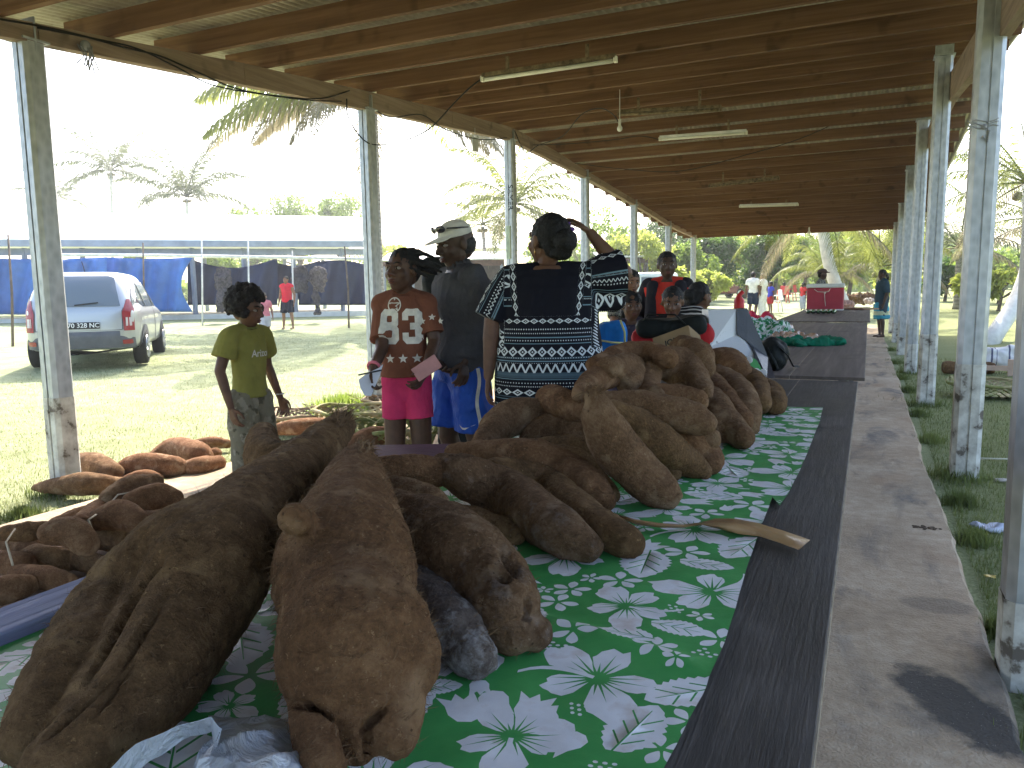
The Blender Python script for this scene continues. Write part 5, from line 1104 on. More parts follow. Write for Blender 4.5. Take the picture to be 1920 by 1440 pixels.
def car(label,loc,az,paint,sc=(1,1,1),plate=None,name='parked_car'):
    t=thing(name,label,'car',loc); f=Vector((math.sin(az),math.cos(az),0)); r=Vector((f.y,-f.x,0)); up=Vector((0,0,1))
    T=Matrix((( r.x,f.x,0,loc[0]),(r.y,f.y,0,loc[1]),(0,0,1,loc[2]),(0,0,0,1)))
    S=[(0,0,.27,.78,2.02),(0,0,.34,.86,2.13),(0,0,.5,.885,2.16),(0,0,.72,.885,2.15),(0,-.10,.86,.88,2.03),(0,-.26,.93,.87,1.86),(0,-.52,.99,.85,1.58),(0,-.60,1.15,.80,1.44),(0,-.66,1.35,.73,1.27),(0,-.70,1.52,.65,1.10),(0,-.72,1.59,.57,.95),(0,-.72,1.615,.42,.7)]
    m=MB(); loft(m,[(a*sc[0],b*sc[1],c*sc[2],d*sc[0],e*sc[1]) for a,b,c,d,e in S],72,6.5); xf(m,T); me=m.mesh(); bd=finish('body',me,paint,t,smooth=True); ss=bd.modifiers.new('s','SUBSURF'); ss.levels=ss.render_levels=1
    O=Vector(loc)
    D=lambda nm,polys,o,ux,mat,off=.012,par=t: decal(nm,[[(x*sc[0],y*sc[2]) for x,y in p] for p in polys],bd,o,ux,up,mat,par,off=off,sub=.09,reach=4)
    D('rear_window',[[(-.62,1.03),(.62,1.03),(.60,1.12),(.52,1.50),(.44,1.53),(-.44,1.53),(-.52,1.50),(-.60,1.12)]],O,r,GLASS)
    for sg in(1,-1):
        w1=[(1.5,1.0),(.55,1.0),(.55,1.44),(.98,1.36)]; w2=[(.47,1.0),(-.55,1.0),(-.55,1.46),(.47,1.46)]; w3=[(-.64,1.0),(-1.55,1.03),(-1.42,1.20),(-1.15,1.38),(-.64,1.46)]
        uxs=f*sg
        for w_ in(w1,w2,w3): 
            ps=[(x*sg-(.72*sg if False else 0),y) for x,y in w_]; ps=[(x-.35*sg,y) for x,y in ps]; D('side_window',[ps],O,uxs,GLASS)
        D('wheel_arch',[[(wx*sg+.40*math.cos(a)*1.0,.28+.42*math.sin(a)) for a in np.linspace(-.15,math.pi+.15,16)] for wx in(1.30,-1.30)],O,uxs,DPL)
        D('door_seam',[stroke([(.12*sg+.0,.35),(.12*sg,.98)],.012),stroke([(-.95*sg,.45),(-.90*sg,.98)],.012)],O,uxs,DPL,.006)
        for hx in(-.75,.2): D('door_handle',[rr(hx*sg-.07,.82,hx*sg+.07,.86,.01)],O,uxs,paint,.03)
    for sg in(1,-1):
        D('taillight',[[(sg*x,y) for x,y in [(.66,.62),(.80,.62),(.80,.98),(.74,1.14),(.70,1.14),(.64,.92)]]],O,r,REDL,.02)
        D('reverse_light',[[(sg*x,y) for x,y in [(.69,.70),(.77,.70),(.77,.84),(.69,.84)]]],O,r,CLRL,.024)
        D('fog_reflector',[rr(sg*.70-.07,.40,sg*.70+.07,.47,.01)],O,r,REDL,.03)
    D('bumper',[[(-.80,.34),(.80,.34),(.80,.50),(.60,.54),(.60,.62),(-.60,.62),(-.60,.54),(-.80,.50)]],O,r,DPL,.018)
    D('tailgate_seam',[stroke([(-.64,.64),(-.64,.95),(-.66,1.0)],.012),stroke([(.64,.64),(.64,.95),(.66,1.0)],.012),stroke([(-.63,.64),(.63,.64)],.012)],O,r,DPL,.008)
    D('wiper',[stroke([(-.05,1.05),(.30,1.09)],.02)],O,r,RUB,.03)
    if plate:
        pl=D('number_plate',[rr(-.26,.665,.26,.775,.008)],O+r*.05,r,plain('plate_black',(.02,.02,.022),.4),.028)
        decal('plate_text',shift(text_polys(plate,.105,.0012),0,.72,.98,1),bd,O+r*.05,r,up,plain('plate_white',(.75,.75,.75),.5),t,off=.034,sub=.5,reach=4)
    for wx in(1.30,-1.30):
        for sg in(1,-1):
            c=O+f*wx*sc[1]+r*sg*.80*sc[0]+up*.31; m=MB(); m.tube([c-r*sg*.11,c-r*sg*.09,c+r*sg*.08,c+r*sg*.10],[.27,.31,.31,.28],28); w_=m.build('wheel',RUB,t)
            m=MB(); m.tube([c+r*sg*.085,c+r*sg*.108],[.205,.195],24,0,True,1,False)
            for k in range(7): a=k*.8976; m.beam(c+r*sg*.11,c+r*sg*.112+(f*math.cos(a)+up*math.sin(a))*.19,.05,.02,up=r)
            m.build('rim',RIM,w_)
    m=MB(); m.tube([O+up*1.61*sc[2]-f*1.3,O+up*1.78*sc[2]-f*1.5],.006,5); m.build('aerial',RUB,t)
    return t
c=atd(198,665,14.7); c.z=gz(c.x,c.y)-.01
car('silver people carrier parked tail on before the blue tarps, with a black number plate',c,R(-43),PAINT,plate='270 328 NC')
c=atd(1378,552,52); c.z=gz(c.x,c.y); car('small dark red hatchback parked far off at the edge of the wood',c,R(-60),RPAINT,(.95,.85,.98),name='hatchback')
# open door of the red car
c=atd(1207,545,30); c.z=gz(c.x,c.y)
van=thing('white_van','white van standing beyond the seated women, only its boxy side in view','van',c)
m=MB(); m.box(c+Vector((0,0,1.05)),(2.3,1.8,1.45),bev=.12); m.build('body',plain('van_white',(.62,.66,.64),.4,.05,3,0),van)
for dx in(-.5,.55): m=MB(); m.box(c+Vector((dx,-.905,1.35)),(.8,.03,.5)); m.build('window',GLASS,van)
for dx in(-.75,.75): m=MB(); m.tube([c+Vector((dx,-.95,.33)),c+Vector((dx,-.72,.33))],.33,20); m.build('wheel',RUB,van)
# ---------------------------------------------------------------- people further off
def cl(c,**k): return cloth('cloth_%02x%02x%02x'%tuple(int(min(.99,x)*255) for x in c),c,**k)
RS=Person('man in a black jacket over a red shirt, standing among the seated women',1250,7.3,fdir(.9,-.25),1.66,3,vox=.009,fat=1.3,hs=1.1,headrot=(0,0,10),loc=atd(1250,700,7.3),pose=dict(elR=(.165,-.02,.64),elL=(-.165,-.02,.64)))
REDC=cl((.55,.045,.03)); o=RS.top('red_shirt',REDC,hem=.46,ease=.012,sleeve=.3)
m=MB(); u=RS.H; secs=[(0,-.03*u,.45*u,.125*u,.075*u),(0,-.03*u,.62*u,.12*u,.075*u),(0,-.028*u,.75*u,.125*u,.07*u),(0,-.02*u,.81*u,.10*u,.05*u)]; loft(m,secs)
for sd in 'RL':
    a,b,c=RS.J['sh'+sd],RS.J['el'+sd],RS.J['wr'+sd]; m.cap(a,b,.050*u,.045*u); m.cap(b,b.lerp(c,.9),.045*u,.038*u)
    m.cap(Vector((a.x*.75,.05*u,.80*u)),Vector((a.x*.95,.062*u,.46*u)),.035*u,.04*u)
RS.part('jacket',m,cl((.022,.020,.026)))
RS.shorts('trousers',cl((.03,.03,.045)),full=True,frac=.95); RS.hair('short')
bolt=[(.0,.10),(.05,.06),(.01,.03),(.06,-.02),(0,-.01),(.03,-.09),(-.03,-.01),(-.06,.0),(-.02,.04),(-.05,.09)]
decal('chest_print',[bolt],o,RS.T@Vector((0,0,.70*u)),-(RS.R@Vector((1,0,0))),Vector((0,0,1)),plain('olive_print',(.12,.11,.03),.8),RS.e,off=.004,sub=.03)
# seated women
def sit(label,px,py_head,depth,face,top,skin_=1,H=1.62,hr=(0,0,0),hair='bun',vox=.007,cloth_=None,seat=None):
    p=atd(px,py_head,depth); z=p.z-(.915-.24)*H-.0; P=Person(label,px,depth,face,H,skin_,vox=vox,loc=p,z=z,seated=True,headrot=hr,hs=1.08,fat=1.2,pose=dict(elR=(.14,.06,.66),wrR=(.10,.17,.60),elL=(-.14,.06,.66),wrL=(-.10,.17,.60)))
    P.top('top',top,hem=.50,ease=.014,sleeve=.8); P.shorts('skirt',cloth_ or cl((.05,.04,.07)),full=True,frac=.6,leg=(.08,.08),top=.56); P.hair(hair); return P
FLOR=Mat('floral_cloth',.85,.1); n=FLOR.noise(38,2); FLOR.color(FLOR.ramp(n,[(.45,(.03,.03,.04)),(.5,(.28,.26,.24)),(.6,(.08,.12,.06)),(.66,(.40,.35,.32))])); FLOR=FLOR.m
STR=Mat('striped_cloth',.85,.1); x_,y_,z_=STR.xyz(); n=STR.noise(6,2); STR.color(STR.mix((.018,.018,.02),(.52,.50,.48),((z_+y_*.35+n*.03)*26).frac().gt(.62))); STR.bump(STR.noise(8,3),.5,.02); STR=STR.m
sit('seated young woman facing the camera, her face between the patterned sleeve and the red bag',1183,574,6.5,fdir(.95,.0),cl((.05,.04,.06)),1,hr=(0,0,6),hair='wave')
sit('seated woman in black looking down to the left, above the black top of the bag',1263,566,6.3,fdir(.8,-.45),cl((.02,.018,.022)),1,hr=(-16,0,16),hair='short')
SW=sit('seated woman with her back turned, in a black and white striped shawl',1310,556,6.6,fdir(-.55,.75),STR,1,hr=(-6,0,-10),hair='bun')
m=MB(); m.ball(atd(1296,604,6.35),(.19,.12,.13)); m.ball(atd(1318,625,6.4),(.14,.12,.16)); me=remesh(m,.008,5); displace(me,((9,.02),(22,.008)),2); finish('shawl',me,STR,SW.e,smooth=True)
sit('person in a floral shirt half hidden behind the raised sleeve',1183,528,8.4,fdir(.9,.2),FLOR,2,hr=(-14,0,0),hair='short',H=1.68)
m=MB(); a=atd(1150,640,6.8); b=atd(1345,640,7.2); a.z=b.z=.50; m.beam(a,b,.34,.045); o=m.build('bench',DARK2); tag(o,'plank bench under the seated women behind the heap of yams','bench')
for k in(.06,.5,.94):
    p=a.lerp(b,k); m=MB(); m.beam(Vector((p.x,p.y,0)),Vector((p.x,p.y,.478)),.05,.28,up=(0,1,0)); m.build('leg',DARK2,o)
# far standing people
def far(label,px,top,foot,face,skin_,shirt,low,group=None,hair='short',z=None,full=False,d=None,hr=(0,0,0),pose={},sl=.6,seated=False,fat=1.0):
    if z is None: p=ground_at(px,foot); d=-(CM.T@(np.array(p[:])-CP))[2]
    else: p=atd(px,foot,d)
    zz=gz(p.x,p.y) if z is None else z; H=(foot-top)*d/F; H=max(.8,min(1.9,H))
    P=Person(label,px,d,face,H,skin_,group,z=zz,vox=max(.010,d*.0007),loc=p,headrot=hr,hs=1.0+.25*(H<1.3),det=False,pose=pose,seated=seated,fat=fat)
    P.top('shirt',shirt,hem=.50,ease=.016,sleeve=sl); P.shorts('shorts' if not full else 'trousers',low,frac=.9 if not full else .95,full=full,leg=(.07,.066)); P.hair(hair,vox=max(.008,d*.0006)); return P
GP='children and grown ups out on the grass'
far('small child in a pink top and white shorts walking behind the boy',499,549,640,fdir(.9,.3),2,cl((.62,.20,.22)),cl((.5,.48,.48)),GP,'short',pose=dict(kneeR=(.06,.07,.28),ankR=(.06,.02,.07),kneeL=(-.06,.0,.28),ankL=(-.06,-.08,.05)))
far('girl in a red vest and dark shorts standing before the tarps',541,517,617,fdir(.9,-.2),2,cl((.66,.03,.05)),cl((.02,.022,.035)),GP,'tied',sl=.12,pose=dict(ankR=(.10,-.01,.045),ankL=(-.09,-.01,.045),kneeR=(.08,.01,.28),kneeL=(-.08,.01,.28)))
far('man in a white shirt and dark shorts walking on the bright grass',1411,509,597,fdir(-.6,.5),1,cl((.78,.77,.75)),cl((.02,.03,.06)),GP,pose=dict(kneeR=(.05,.06,.28),ankL=(-.06,-.06,.05)))
far('person all in white beside the walking man',1429,512,596,fdir(-.5,-.5),1,cl((.78,.78,.76)),cl((.74,.73,.72)),GP,full=True)
far('child in a blue shirt sitting low beyond the people in white',1444,528,588,fdir(.2,-.8),1,cl((.06,.07,.42)),cl((.35,.03,.04)),GP)
far('person in a red shirt and pale jeans sitting left of the cooler',1505,530,582,fdir(.4,-.8),3,cl((.50,.04,.04)),cl((.30,.33,.42)),GP,full=True)
far('person in red between the red chairs far off',1469,530,566,fdir(.9,.1),3,cl((.60,.03,.03)),cl((.05,.04,.05)),GP)
FW=far('woman in a blue patterned top and turquoise skirt standing on the slab past the tables',1651,495,623,fdir(-.1,-.85),3,cl((.035,.065,.085)),cl((.05,.07,.09)),hair='ponytail',z=0.0,d=19.6,sl=.95,fat=1.25)
m=MB(); u=FW.H; loft(m,[(0,0,.27*u,.125*u,.105*u),(0,0,.40*u,.115*u,.095*u),(0,0,.52*u,.10*u,.08*u),(0,0,.55*u,.09*u,.07*u)]); M=Mat('turquoise_skirt',.8,.15); x_,y_,z_=M.xyz(); M.color(M.mix((.05,.30,.42),(.50,.55,.36),((z_*1.0)).band(.56,.66))); FW.part('skirt',m,M.m,disp=((9,.03),(18,.015)))
m=MB(); c=FW.T@Vector((.10,-.02,.98)); m.ball(c,(.10,.16,.15)); m.tube([c+Vector((0,0,.1)),FW.T@Vector((0,.06,1.25)),FW.T@Vector((-.09,0,1.40))],.012,6); o=m.build('shoulder_bag',plain('dark_bag',(.035,.033,.025),.8)); tag(o,'dark slouchy shoulder bag carried by the woman in the turquoise skirt','bag')
PC=Person('person in a cap and black floral shirt behind the red cooler',1537,17.6,fdir(.5,.75),1.72,3,vox=.012,loc=atd(1535,700,17.6),det=False,z=0); PC.top('shirt',FLOR,hem=.48,ease=.016); PC.shorts('trousers',cl((.03,.03,.04)),full=True,frac=.95); PC.hair('short')
m=MB(); h=PC.H; m.ball((0,-.006*h,.034*h),(.054*h,.062*h,.040*h)); m.ball((0,.05*h,.022*h),(.04*h,.045*h,.008*h)); xf(m,PC.HT); PC.part('cap',m,cl((.10,.07,.06)))
# red plastic chairs far off
RPL=plain('red_plastic',(.62,.035,.02),.4,.1,5,0,.5)
def chair(loc,az,label):
    t=thing('plastic_chair',label,'chair',loc,'red plastic chairs on the far grass'); Rm=Matrix.Rotation(az,3,'Z'); L=Vector(loc)
    P=lambda *a: L+Rm@Vector(a)
    m=MB(); m.box(P(0,0,.43),(.46,.46,.035),Rm,bev=.01); m.build('seat',RPL,t)
    m=MB(); m.box(P(0,-.24,.68),(.44,.03,.42),Rm@Euler((R(-10),0,0)).to_matrix(),bev=.01); m.build('backrest',RPL,t)
    for sx in(-1,1):
        m=MB(); m.tube([P(sx*.24,.2,.45),P(sx*.25,.2,.65),P(sx*.25,-.22,.66)],.022,6); m.build('armrest',RPL,t)
        for sy in(-1,1): m=MB(); m.tube([P(sx*.21,sy*.2,.43),P(sx*.25,sy*.25,0)],.024,6); m.build('leg',RPL,t)
for px,py,az,lb in((1468,568,.4,'red plastic chair furthest left beyond the tables'),(1482,564,1.3,'second red plastic chair, partly behind the first')):
    p=ground_at(px,py); p.z=gz(p.x,p.y); chair(p,az,lb)
p=ground_at(1452,585); p.z=gz(p.x,p.y); RPLs=RPL; RPL=plain('white_plastic',(.7,.7,.68),.4,.05,5,0,.5); chair(p,2.0,'white plastic chair beside the child in blue'); bpy.data.objects[[o.name for o in bpy.data.objects if o.get('label','').startswith('white plastic chair')][0]]['group']='white plastic chairs'; RPL=RPLs
# ---------------------------------------------------------------- goods on the tables
def softbox(name,label,cat,c,sz,rotz,mats,vox=.008,disp=((8,.02),(20,.006)),tilt=(0,0)):
    m=MB(); m.box(c,sz,Euler((tilt[0],tilt[1],rotz)).to_matrix(),bev=min(sz)*.25); me=remesh(m,vox,6); displace(me,disp,len(label)); o=finish(name,me,mats,smooth=True); return tag(o,label,cat)
RBAG=cl((.42,.018,.022),rough=.6); BBAG=cl((.012,.014,.013),rough=.6)
c=atd(1258,628,4.75); o=softbox('sports_bag','red sports bag with a black top flap standing behind the heap of yams','bag',c+Vector((0,.05,-.04)),(.50,.26,.20),R(8),RBAG,tilt=(0,R(-4)))
m=MB(); m.box(c+Vector((.01,.0,.055)),(.40,.28,.10),Euler((0,R(-4),R(8))).to_matrix(),bev=.03); me=remesh(m,.008,6); displace(me,((8,.02),)); finish('top_flap',me,BBAG,o,smooth=True)
m=MB(); m.tube([c+Vector((-.16,-.14,.06)),c+Vector((-.10,-.16,.13)),c+Vector((.06,-.16,.13)),c+Vector((.12,-.14,.07))],.012,8,flat=.4); m.build('handle',BBAG,o)
BLU=cl((.015,.16,.50),rough=.55); c=atd(1146,640,4.55); c.z-=.03; o=softbox('blue_bag','bright blue bag with pale yellow piping beside the patterned dress','bag',c,(.17,.16,.30),R(20),BLU)
YEL=plain('pale_yellow',(.55,.52,.22),.7); m=MB(); m.tube([atd(1120,637,4.42),atd(1146,642,4.42),atd(1168,643,4.43)],.006,6); m.tube([atd(1163,600,4.44),atd(1171,622,4.43),atd(1172,650,4.43)],.006,6); m.build('piping',YEL,o)
m=MB(); CB=plain('cardboard',(.22,.15,.085),.9,.15,12,.2); c=atd(1272,650,3.78); Rm=Euler((R(-24),R(-20),R(-4))).to_matrix(); m.box(c,(.19,.15,.11),Rm,bev=.003); o=m.build('cardboard_box',CB); tag(o,'small brown cardboard box lettered ION on top of the heap of yams','box')
decal('lettering',text_polys('ION',.040,.001),o,c,Rm@Vector((1,0,0)),Rm@Vector((0,0,1)),plain('black_print',(.02,.02,.02)),o,off=.002,sub=.5)
# shopping bag
WB=Mat('bag_white',.4,.4); n=WB.noise(26,3); n2=WB.noise(4,3); WB.color(WB.mix(WB.mix((.62,.63,.66),(.05,.05,.05),((n-.60)*14).clamp()*((n2-.48)*9).clamp()),(.03,.22,.07),0.0)); WB=WB.m
BB=plain('bag_black',(.035,.035,.045),.35,.3,10,.3,.5)
def extrude_px(name,pts,depths,back,mat,parent=None,smooth=False):
    W=[atd(x,y,d) for (x,y),d in zip(pts,depths)]; bk=Vector(CM@np.array([0,0,-1.]))*back; bk.z=0; n=len(W); m=MB(); m.add(W+[w+bk for w in W],[tuple(range(n))[::-1],tuple(range(n,2*n))]+[(i,(i+1)%n,n+(i+1)%n,n+i) for i in range(n)]); return m.build(name,mat,parent)
o=extrude_px('shopping_bag',[(1328,581),(1381,580),(1382,627),(1400,640),(1412,652),(1425,680),(1437,708),(1345,714),(1332,650)],[4.7]*4+[4.62,4.5,4.4,4.4,4.6],.16,WB); tag(o,'glossy white shopping bag with a black gusset and green flower corner, leaning past the heap','bag')
extrude_px('gusset',[(1381.5,580),(1401,578),(1412,603),(1423,628),(1440,670),(1454,710),(1438,708),(1426,680),(1413,652),(1401,640),(1382.5,627)],[4.69]*5+[4.39]*3+[4.6,4.68,4.68],.13,BB,o)
gp=[(1385,672),(1392,668),(1405,669),(1418,674),(1424,684),(1431,698),(1424,706),(1412,696),(1400,688),(1390,682)]; extrude_px('flower_corner',gp,[4.36]*len(gp),.012,GREEN,o)
c0=atd(1404,676,4.345); m=MB(); 
for dx,dy in((0,0),(14,24),(27,26)): m.ball(atd(1404+dx,675+dy*.9,4.345),(.022,.003,.020))
m.build('white_petals',WHITE,o)
c=onz(1448,690,.78); c=Vector((c.x,c.y,.87)); m=MB(); m.ball(c,(.10,.14,.10)); m.ball(c+Vector((.02,-.06,-.03)),(.08,.09,.065)); m.box(c+Vector((-.02,.0,-.02)),(.16,.2,.13),bev=.04); me=remesh(m,.008,5); displace(me,((10,.02),(30,.006)),3); o=finish('backpack',me,BBAG,smooth=True); tag(o,'black backpack slumped beside the white shopping bag','backpack')
m=MB(); m.tube([c+Vector((.04,-.10,.06)),c+Vector((.10,-.08,.0)),c+Vector((.13,-.04,-.07)),c+Vector((.16,.0,-.075))],.014,8,flat=.3); m.tube([c+Vector((-.02,-.12,.05)),c+Vector((.03,-.16,-.03)),c+Vector((.05,-.14,-.085))],.012,8,flat=.3); m.build('strap',BBAG,o)
def crumple(name,label,cat,pts,z,h,mat,vox=.010,seed=1,group=None):
    P=[onz(x,y,z) for x,y in pts]; m=MB()
    for p in P: m.ball(p+Vector((0,0,h*.35)),(h*1.6,h*1.9,h*.75))
    for a,b in zip(P[:-1],P[1:]): m.cap(a+Vector((0,0,h*.3)),b+Vector((0,0,h*.3)),h*.7,h*.7)
    me=remesh(m,vox,3); displace(me,((9,h*.8),(22,h*.5),(50,h*.2)),seed); o=finish(name,me,mat,smooth=True); return tag(o,label,cat,group)
GSH=cl((.008,.135,.075),wr=1.0); crumple('green_shirt','crumpled dark green shirt lying across the middle table','shirt',[(1455,640),(1480,646),(1500,640),(1525,646),(1550,638),(1575,645),(1500,648),(1540,644)],.78,.045,GSH)
PAT=Mat('green_white_print',.5,.3); n=PAT.noise(26,2); PAT.color(PAT.ramp(n,[(.48,(.02,.20,.07)),(.5,(.6,.62,.6))])); PAT=PAT.m
crumple('printed_bag','green and white printed bag slumped behind the black backpack','bag',[(1420,632),(1440,628),(1455,630)],.79,.11,PAT,seed=4)
BREAD=Mat('bread_in_plastic',.18,.6); n=BREAD.noise(9,4); BREAD.color(BREAD.ramp(n,[(.35,(.30,.15,.08)),(.55,(.48,.29,.18)),(.7,(.62,.45,.36))])); BREAD.bump(BREAD.noise(26,3,.6,dist=2),.9,.02); BREAD.b.inputs['Coat Weight'].default_value=.8; BREAD=BREAD.m
GB='plastic bags of bread'
for x,y,lb in((1460,618,'shiny bag of pinkish loaves at the back of the bread bags'),(1478,634,'front bag of brown loaves lying on the green shirt'),(1500,637,'small bag of loaves right of the front one')): crumple('bread_bag',lb,'bread bag',[(x-10,y),(x+8,y+1)],.79,.062,BREAD,vox=.012,seed=x,group=GB)
crumple('pink_sack','bright pink red sack behind the shopping bag','sack',[(1405,612),(1414,612)],.79,.13,cl((.55,.03,.07),rough=.5),seed=6)
crumple('paper_parcel','tan paper parcel behind the pink sack','parcel',[(1424,606),(1430,606)],.79,.10,plain('tan_paper',(.38,.23,.12),.7),seed=8)
m=MB(); c=atd(1386,570,6.2); m.tube([c+Vector((0,0,-.18)),c+Vector((0,0,.03)),c+Vector((0,0,.07)),c+Vector((.03,0,.10))],[.04,.042,.018,.016],14); o=m.build('red_bottle',plain('red_bottle_plastic',(.6,.03,.03),.3)); tag(o,'red squeeze bottle standing behind the white shopping bag','bottle')
# cooler
zt=TZ+.045; c=onz(1546,582,zt); dd=-(CM.T@(np.array(c[:])-CP))[2]; Wd=64*dd/F; Ht=min(.62,50*dd/F); t=thing('cool_box','big red cooler with a white lid and a rope knot on the far table','cooler',c)
RC=plain('cooler_red',(.36,.035,.055),.45,.12,6,.1); WC=plain('cooler_white',(.62,.62,.58),.5,.06,6,.05)
m=MB(); m.box(c+Vector((0,.25,Ht*.42)),(Wd,.5,Ht*.84),bev=.02); m.build('body',RC,t); m=MB(); m.box(c+Vector((0,.25,Ht*.92)),(Wd*1.03,.53,Ht*.15),bev=.02); m.build('lid',WC,t)
m=MB(); m.box(c+Vector((0,.25,.012)),(Wd*1.01,.505,.03),bev=.005); m.build('base_band',WC,t)
m=MB(); m.tube([c+Vector((-Wd*.30,-.015,Ht*.80)),c+Vector((-Wd*.2,-.03,Ht*.70)),c+Vector((.0,-.03,Ht*.68)),c+Vector((Wd*.10,-.03,Ht*.70)),c+Vector((Wd*.14,-.03,Ht*.82))],.007,6); m.tube([c+Vector((-.01,-.03,Ht*.68)),c+Vector((.0,-.03,Ht*.4)),c+Vector((.02,-.03,Ht*.16))],.008,6); m.ball(c+Vector((0,-.03,Ht*.66)),.022); m.build('rope',plain('pale_rope',(.55,.5,.42),.9),t)
GRB=Mat('green_bottle',.08,.7); GRB.color((.03,.13,.03)); GRB.b.inputs['Transmission Weight'].default_value=.3; GRB=GRB.m
for i in range(6):
    p=onz(1516+i*9.5,589,zt); L=.30; m=MB(); m.tube([p+Vector((0,.06,.05)),p+Vector((0,.04,.05)),p+Vector((0,-.12,.05)),p+Vector((0,-.19,.05)),p+Vector((0,-.25,.05))],[.04,.045,.045,.018,.015],12); o=m.build('bottle',GRB); tag(o,['leftmost','second from the left','third from the left','third from the right','second from the right','rightmost'][i]+' of the green bottles lying before the cooler','bottle','green bottles lying before the cooler')
crumple('woven_basket','brown woven basket heaped with goods at the far end of the tables','basket',[(1592,563),(1606,563),(1622,562)],zt,.17,plain('basket_brown',(.16,.09,.05),.9,.5,20,.6),vox=.02,seed=3)
crumple('goods_bag','white and pink plastic bag before the far basket','bag',[(1583,573),(1592,572)],zt,.09,plain('pinkish_plastic',(.6,.35,.3),.3,.4,14,.3),vox=.015,seed=5)
crumple('goods_bag','pale plastic bag at the right of the far basket','bag',[(1626,566),(1632,566)],zt,.08,plain('pale_plastic',(.5,.42,.36),.3,.4,14,.3),vox=.015,seed=7)
m=MB(); a=onz(1575,579,zt); b=onz(1634,581,zt); m.beam(a+Vector((0,0,.02)),b+Vector((0,0,.02)),.35,.03); o=m.build('tan_board',plain('tan_board_wood',(.34,.22,.13),.8)); tag(o,'flat tan board lying right of the cooler','board')
# paper strip across the cloth
m=MB(); top=[(1150,962),(1190,974),(1235,981),(1280,984),(1315,980),(1340,973),(1380,973),(1420,981),(1470,996),(1519,1013)]; bot=[(1158,972),(1196,984),(1238,989),(1282,989),(1318,984),(1344,990),(1385,1001),(1425,1006),(1462,1018),(1497,1031)]
zs=[.03,.02,.02,.018,.022,.035,.03,.016,.012,.010]
V=[]
for (a,b,z) in zip(top,bot,zs): V+=[onz(*a,TZ+.012+z*.7),onz((a[0]+b[0])/2,(a[1]+b[1])/2,TZ+.012+z*.9),onz(*b,TZ+.011+z*.3)]
m.add(V,[(3*i+k,3*i+3+k,3*i+4+k,3*i+1+k) for i in range(9) for k in(0,1)],0,True); M=Mat('tan_tape',.35,.4); n=M.noise(10,3); M.color(M.ramp(n,[(.3,(.36,.20,.09)),(.7,(.50,.31,.15))])); M.bump(M.noise((18,18,18),3,.6,dist=1),.5,.01); M.trans((.5,.3,.15),.25)
o=m.build('paper_strip',M.m); tag(o,'long tan strip of tape twisting from the curved yam to the dark boards','strip'); s_=o.modifiers.new('s','SOLIDIFY'); s_.thickness=.0008
# white plastic bag in the foreground
PB=Mat('thin_white_plastic',.28,.5); n=PB.noise(12,4); PB.color(PB.ramp(n,[(.3,(.50,.52,.58)),(.7,(.70,.71,.76))])); PB.bump(PB.noise((14,14,14),4,.6,dist=2.5),.9,.02); PB.trans((.6,.62,.7),.3); PB=PB.m
def sheetpx(rows,zrows,nm,par=None,seed=0,amp=.012,div=10):
    nr=len(rows); nc=len(rows[0]); V=[]; G=np.array([[list(onz(x,y,z)) for (x,y),z in zip(r,zr)] for r,zr in zip(rows,zrows)])
    us=np.linspace(0,nc-1,(nc-1)*div+1); vs=np.linspace(0,nr-1,(nr-1)*div+1); 
    for v in vs:
        i=min(int(v),nr-2); fv=v-i
        for u_ in us:
            j=min(int(u_),nc-2); fu=u_-j; fs=fu*fu*(3-2*fu); ft=fv*fv*(3-2*fv)
            p=(G[i,j]*(1-fs)+G[i,j+1]*fs)*(1-ft)+(G[i+1,j]*(1-fs)+G[i+1,j+1]*fs)*ft; V.append(p)
    V=np.array(V); r1=1-np.abs(vnoise(V*16+3,seed)); r2=1-np.abs(vnoise(V*38+9,seed+1)); V[:,2]+=amp*(r1-.6)+amp*.4*(r2-.6); V[:,0]+=amp*.5*vnoise(V*22,seed+2)
    V[:,2]=np.maximum(V[:,2],TZ+.014)
    a,b=len(vs),len(us); idx=np.arange(a*b).reshape(a,b); Q=np.stack([idx[:-1,:-1],idx[1:,:-1],idx[1:,1:],idx[:-1,1:]],-1).reshape(-1,4); o=finish(nm,numpy_mesh(V,Q),PB,par,smooth=True); s_=o.modifiers.new('s','SOLIDIFY'); s_.thickness=.0006; return o
t0=TZ+.02
o=sheetpx([[(395,1352),(440,1350),(500,1352),(565,1360),(600,1385)],[(400,1378),(450,1375),(510,1380),(565,1390),(610,1410)],[(370,1415),(440,1420),(510,1425),(570,1435),(620,1445)],[(350,1470),(430,1475),(510,1480),(575,1480),(640,1480)]],[[t0,t0+.02,t0+.02,t0+.01,t0],[t0+.03,t0+.05,t0+.05,t0+.03,t0],[t0+.04,t0+.06,t0+.07,t0+.05,t0+.01],[t0+.03,t0+.05,t0+.06,t0+.05,t0+.02]],'plastic_bag',None,1,.014,14)
tag(o,'crumpled thin white plastic bag at the bottom edge between the two giants','plastic bag')
sheetpx([[(205,1450),(255,1405),(320,1372),(398,1346),(418,1372)],[(240,1470),(290,1425),(345,1395),(398,1378),(405,1408)]],[[t0+.04,t0+.06,t0+.07,t0+.08,t0+.06],[t0+.02,t0+.04,t0+.05,t0+.05,t0+.04]],'handle',o,5,.010,14)
sheetpx([[(398,1400),(412,1372)],[(372,1430),(395,1425)],[(355,1465),(385,1470)]],[[t0+.06,t0+.07],[t0+.07,t0+.07],[t0+.05,t0+.06]],'handle',o,7,.008,14)
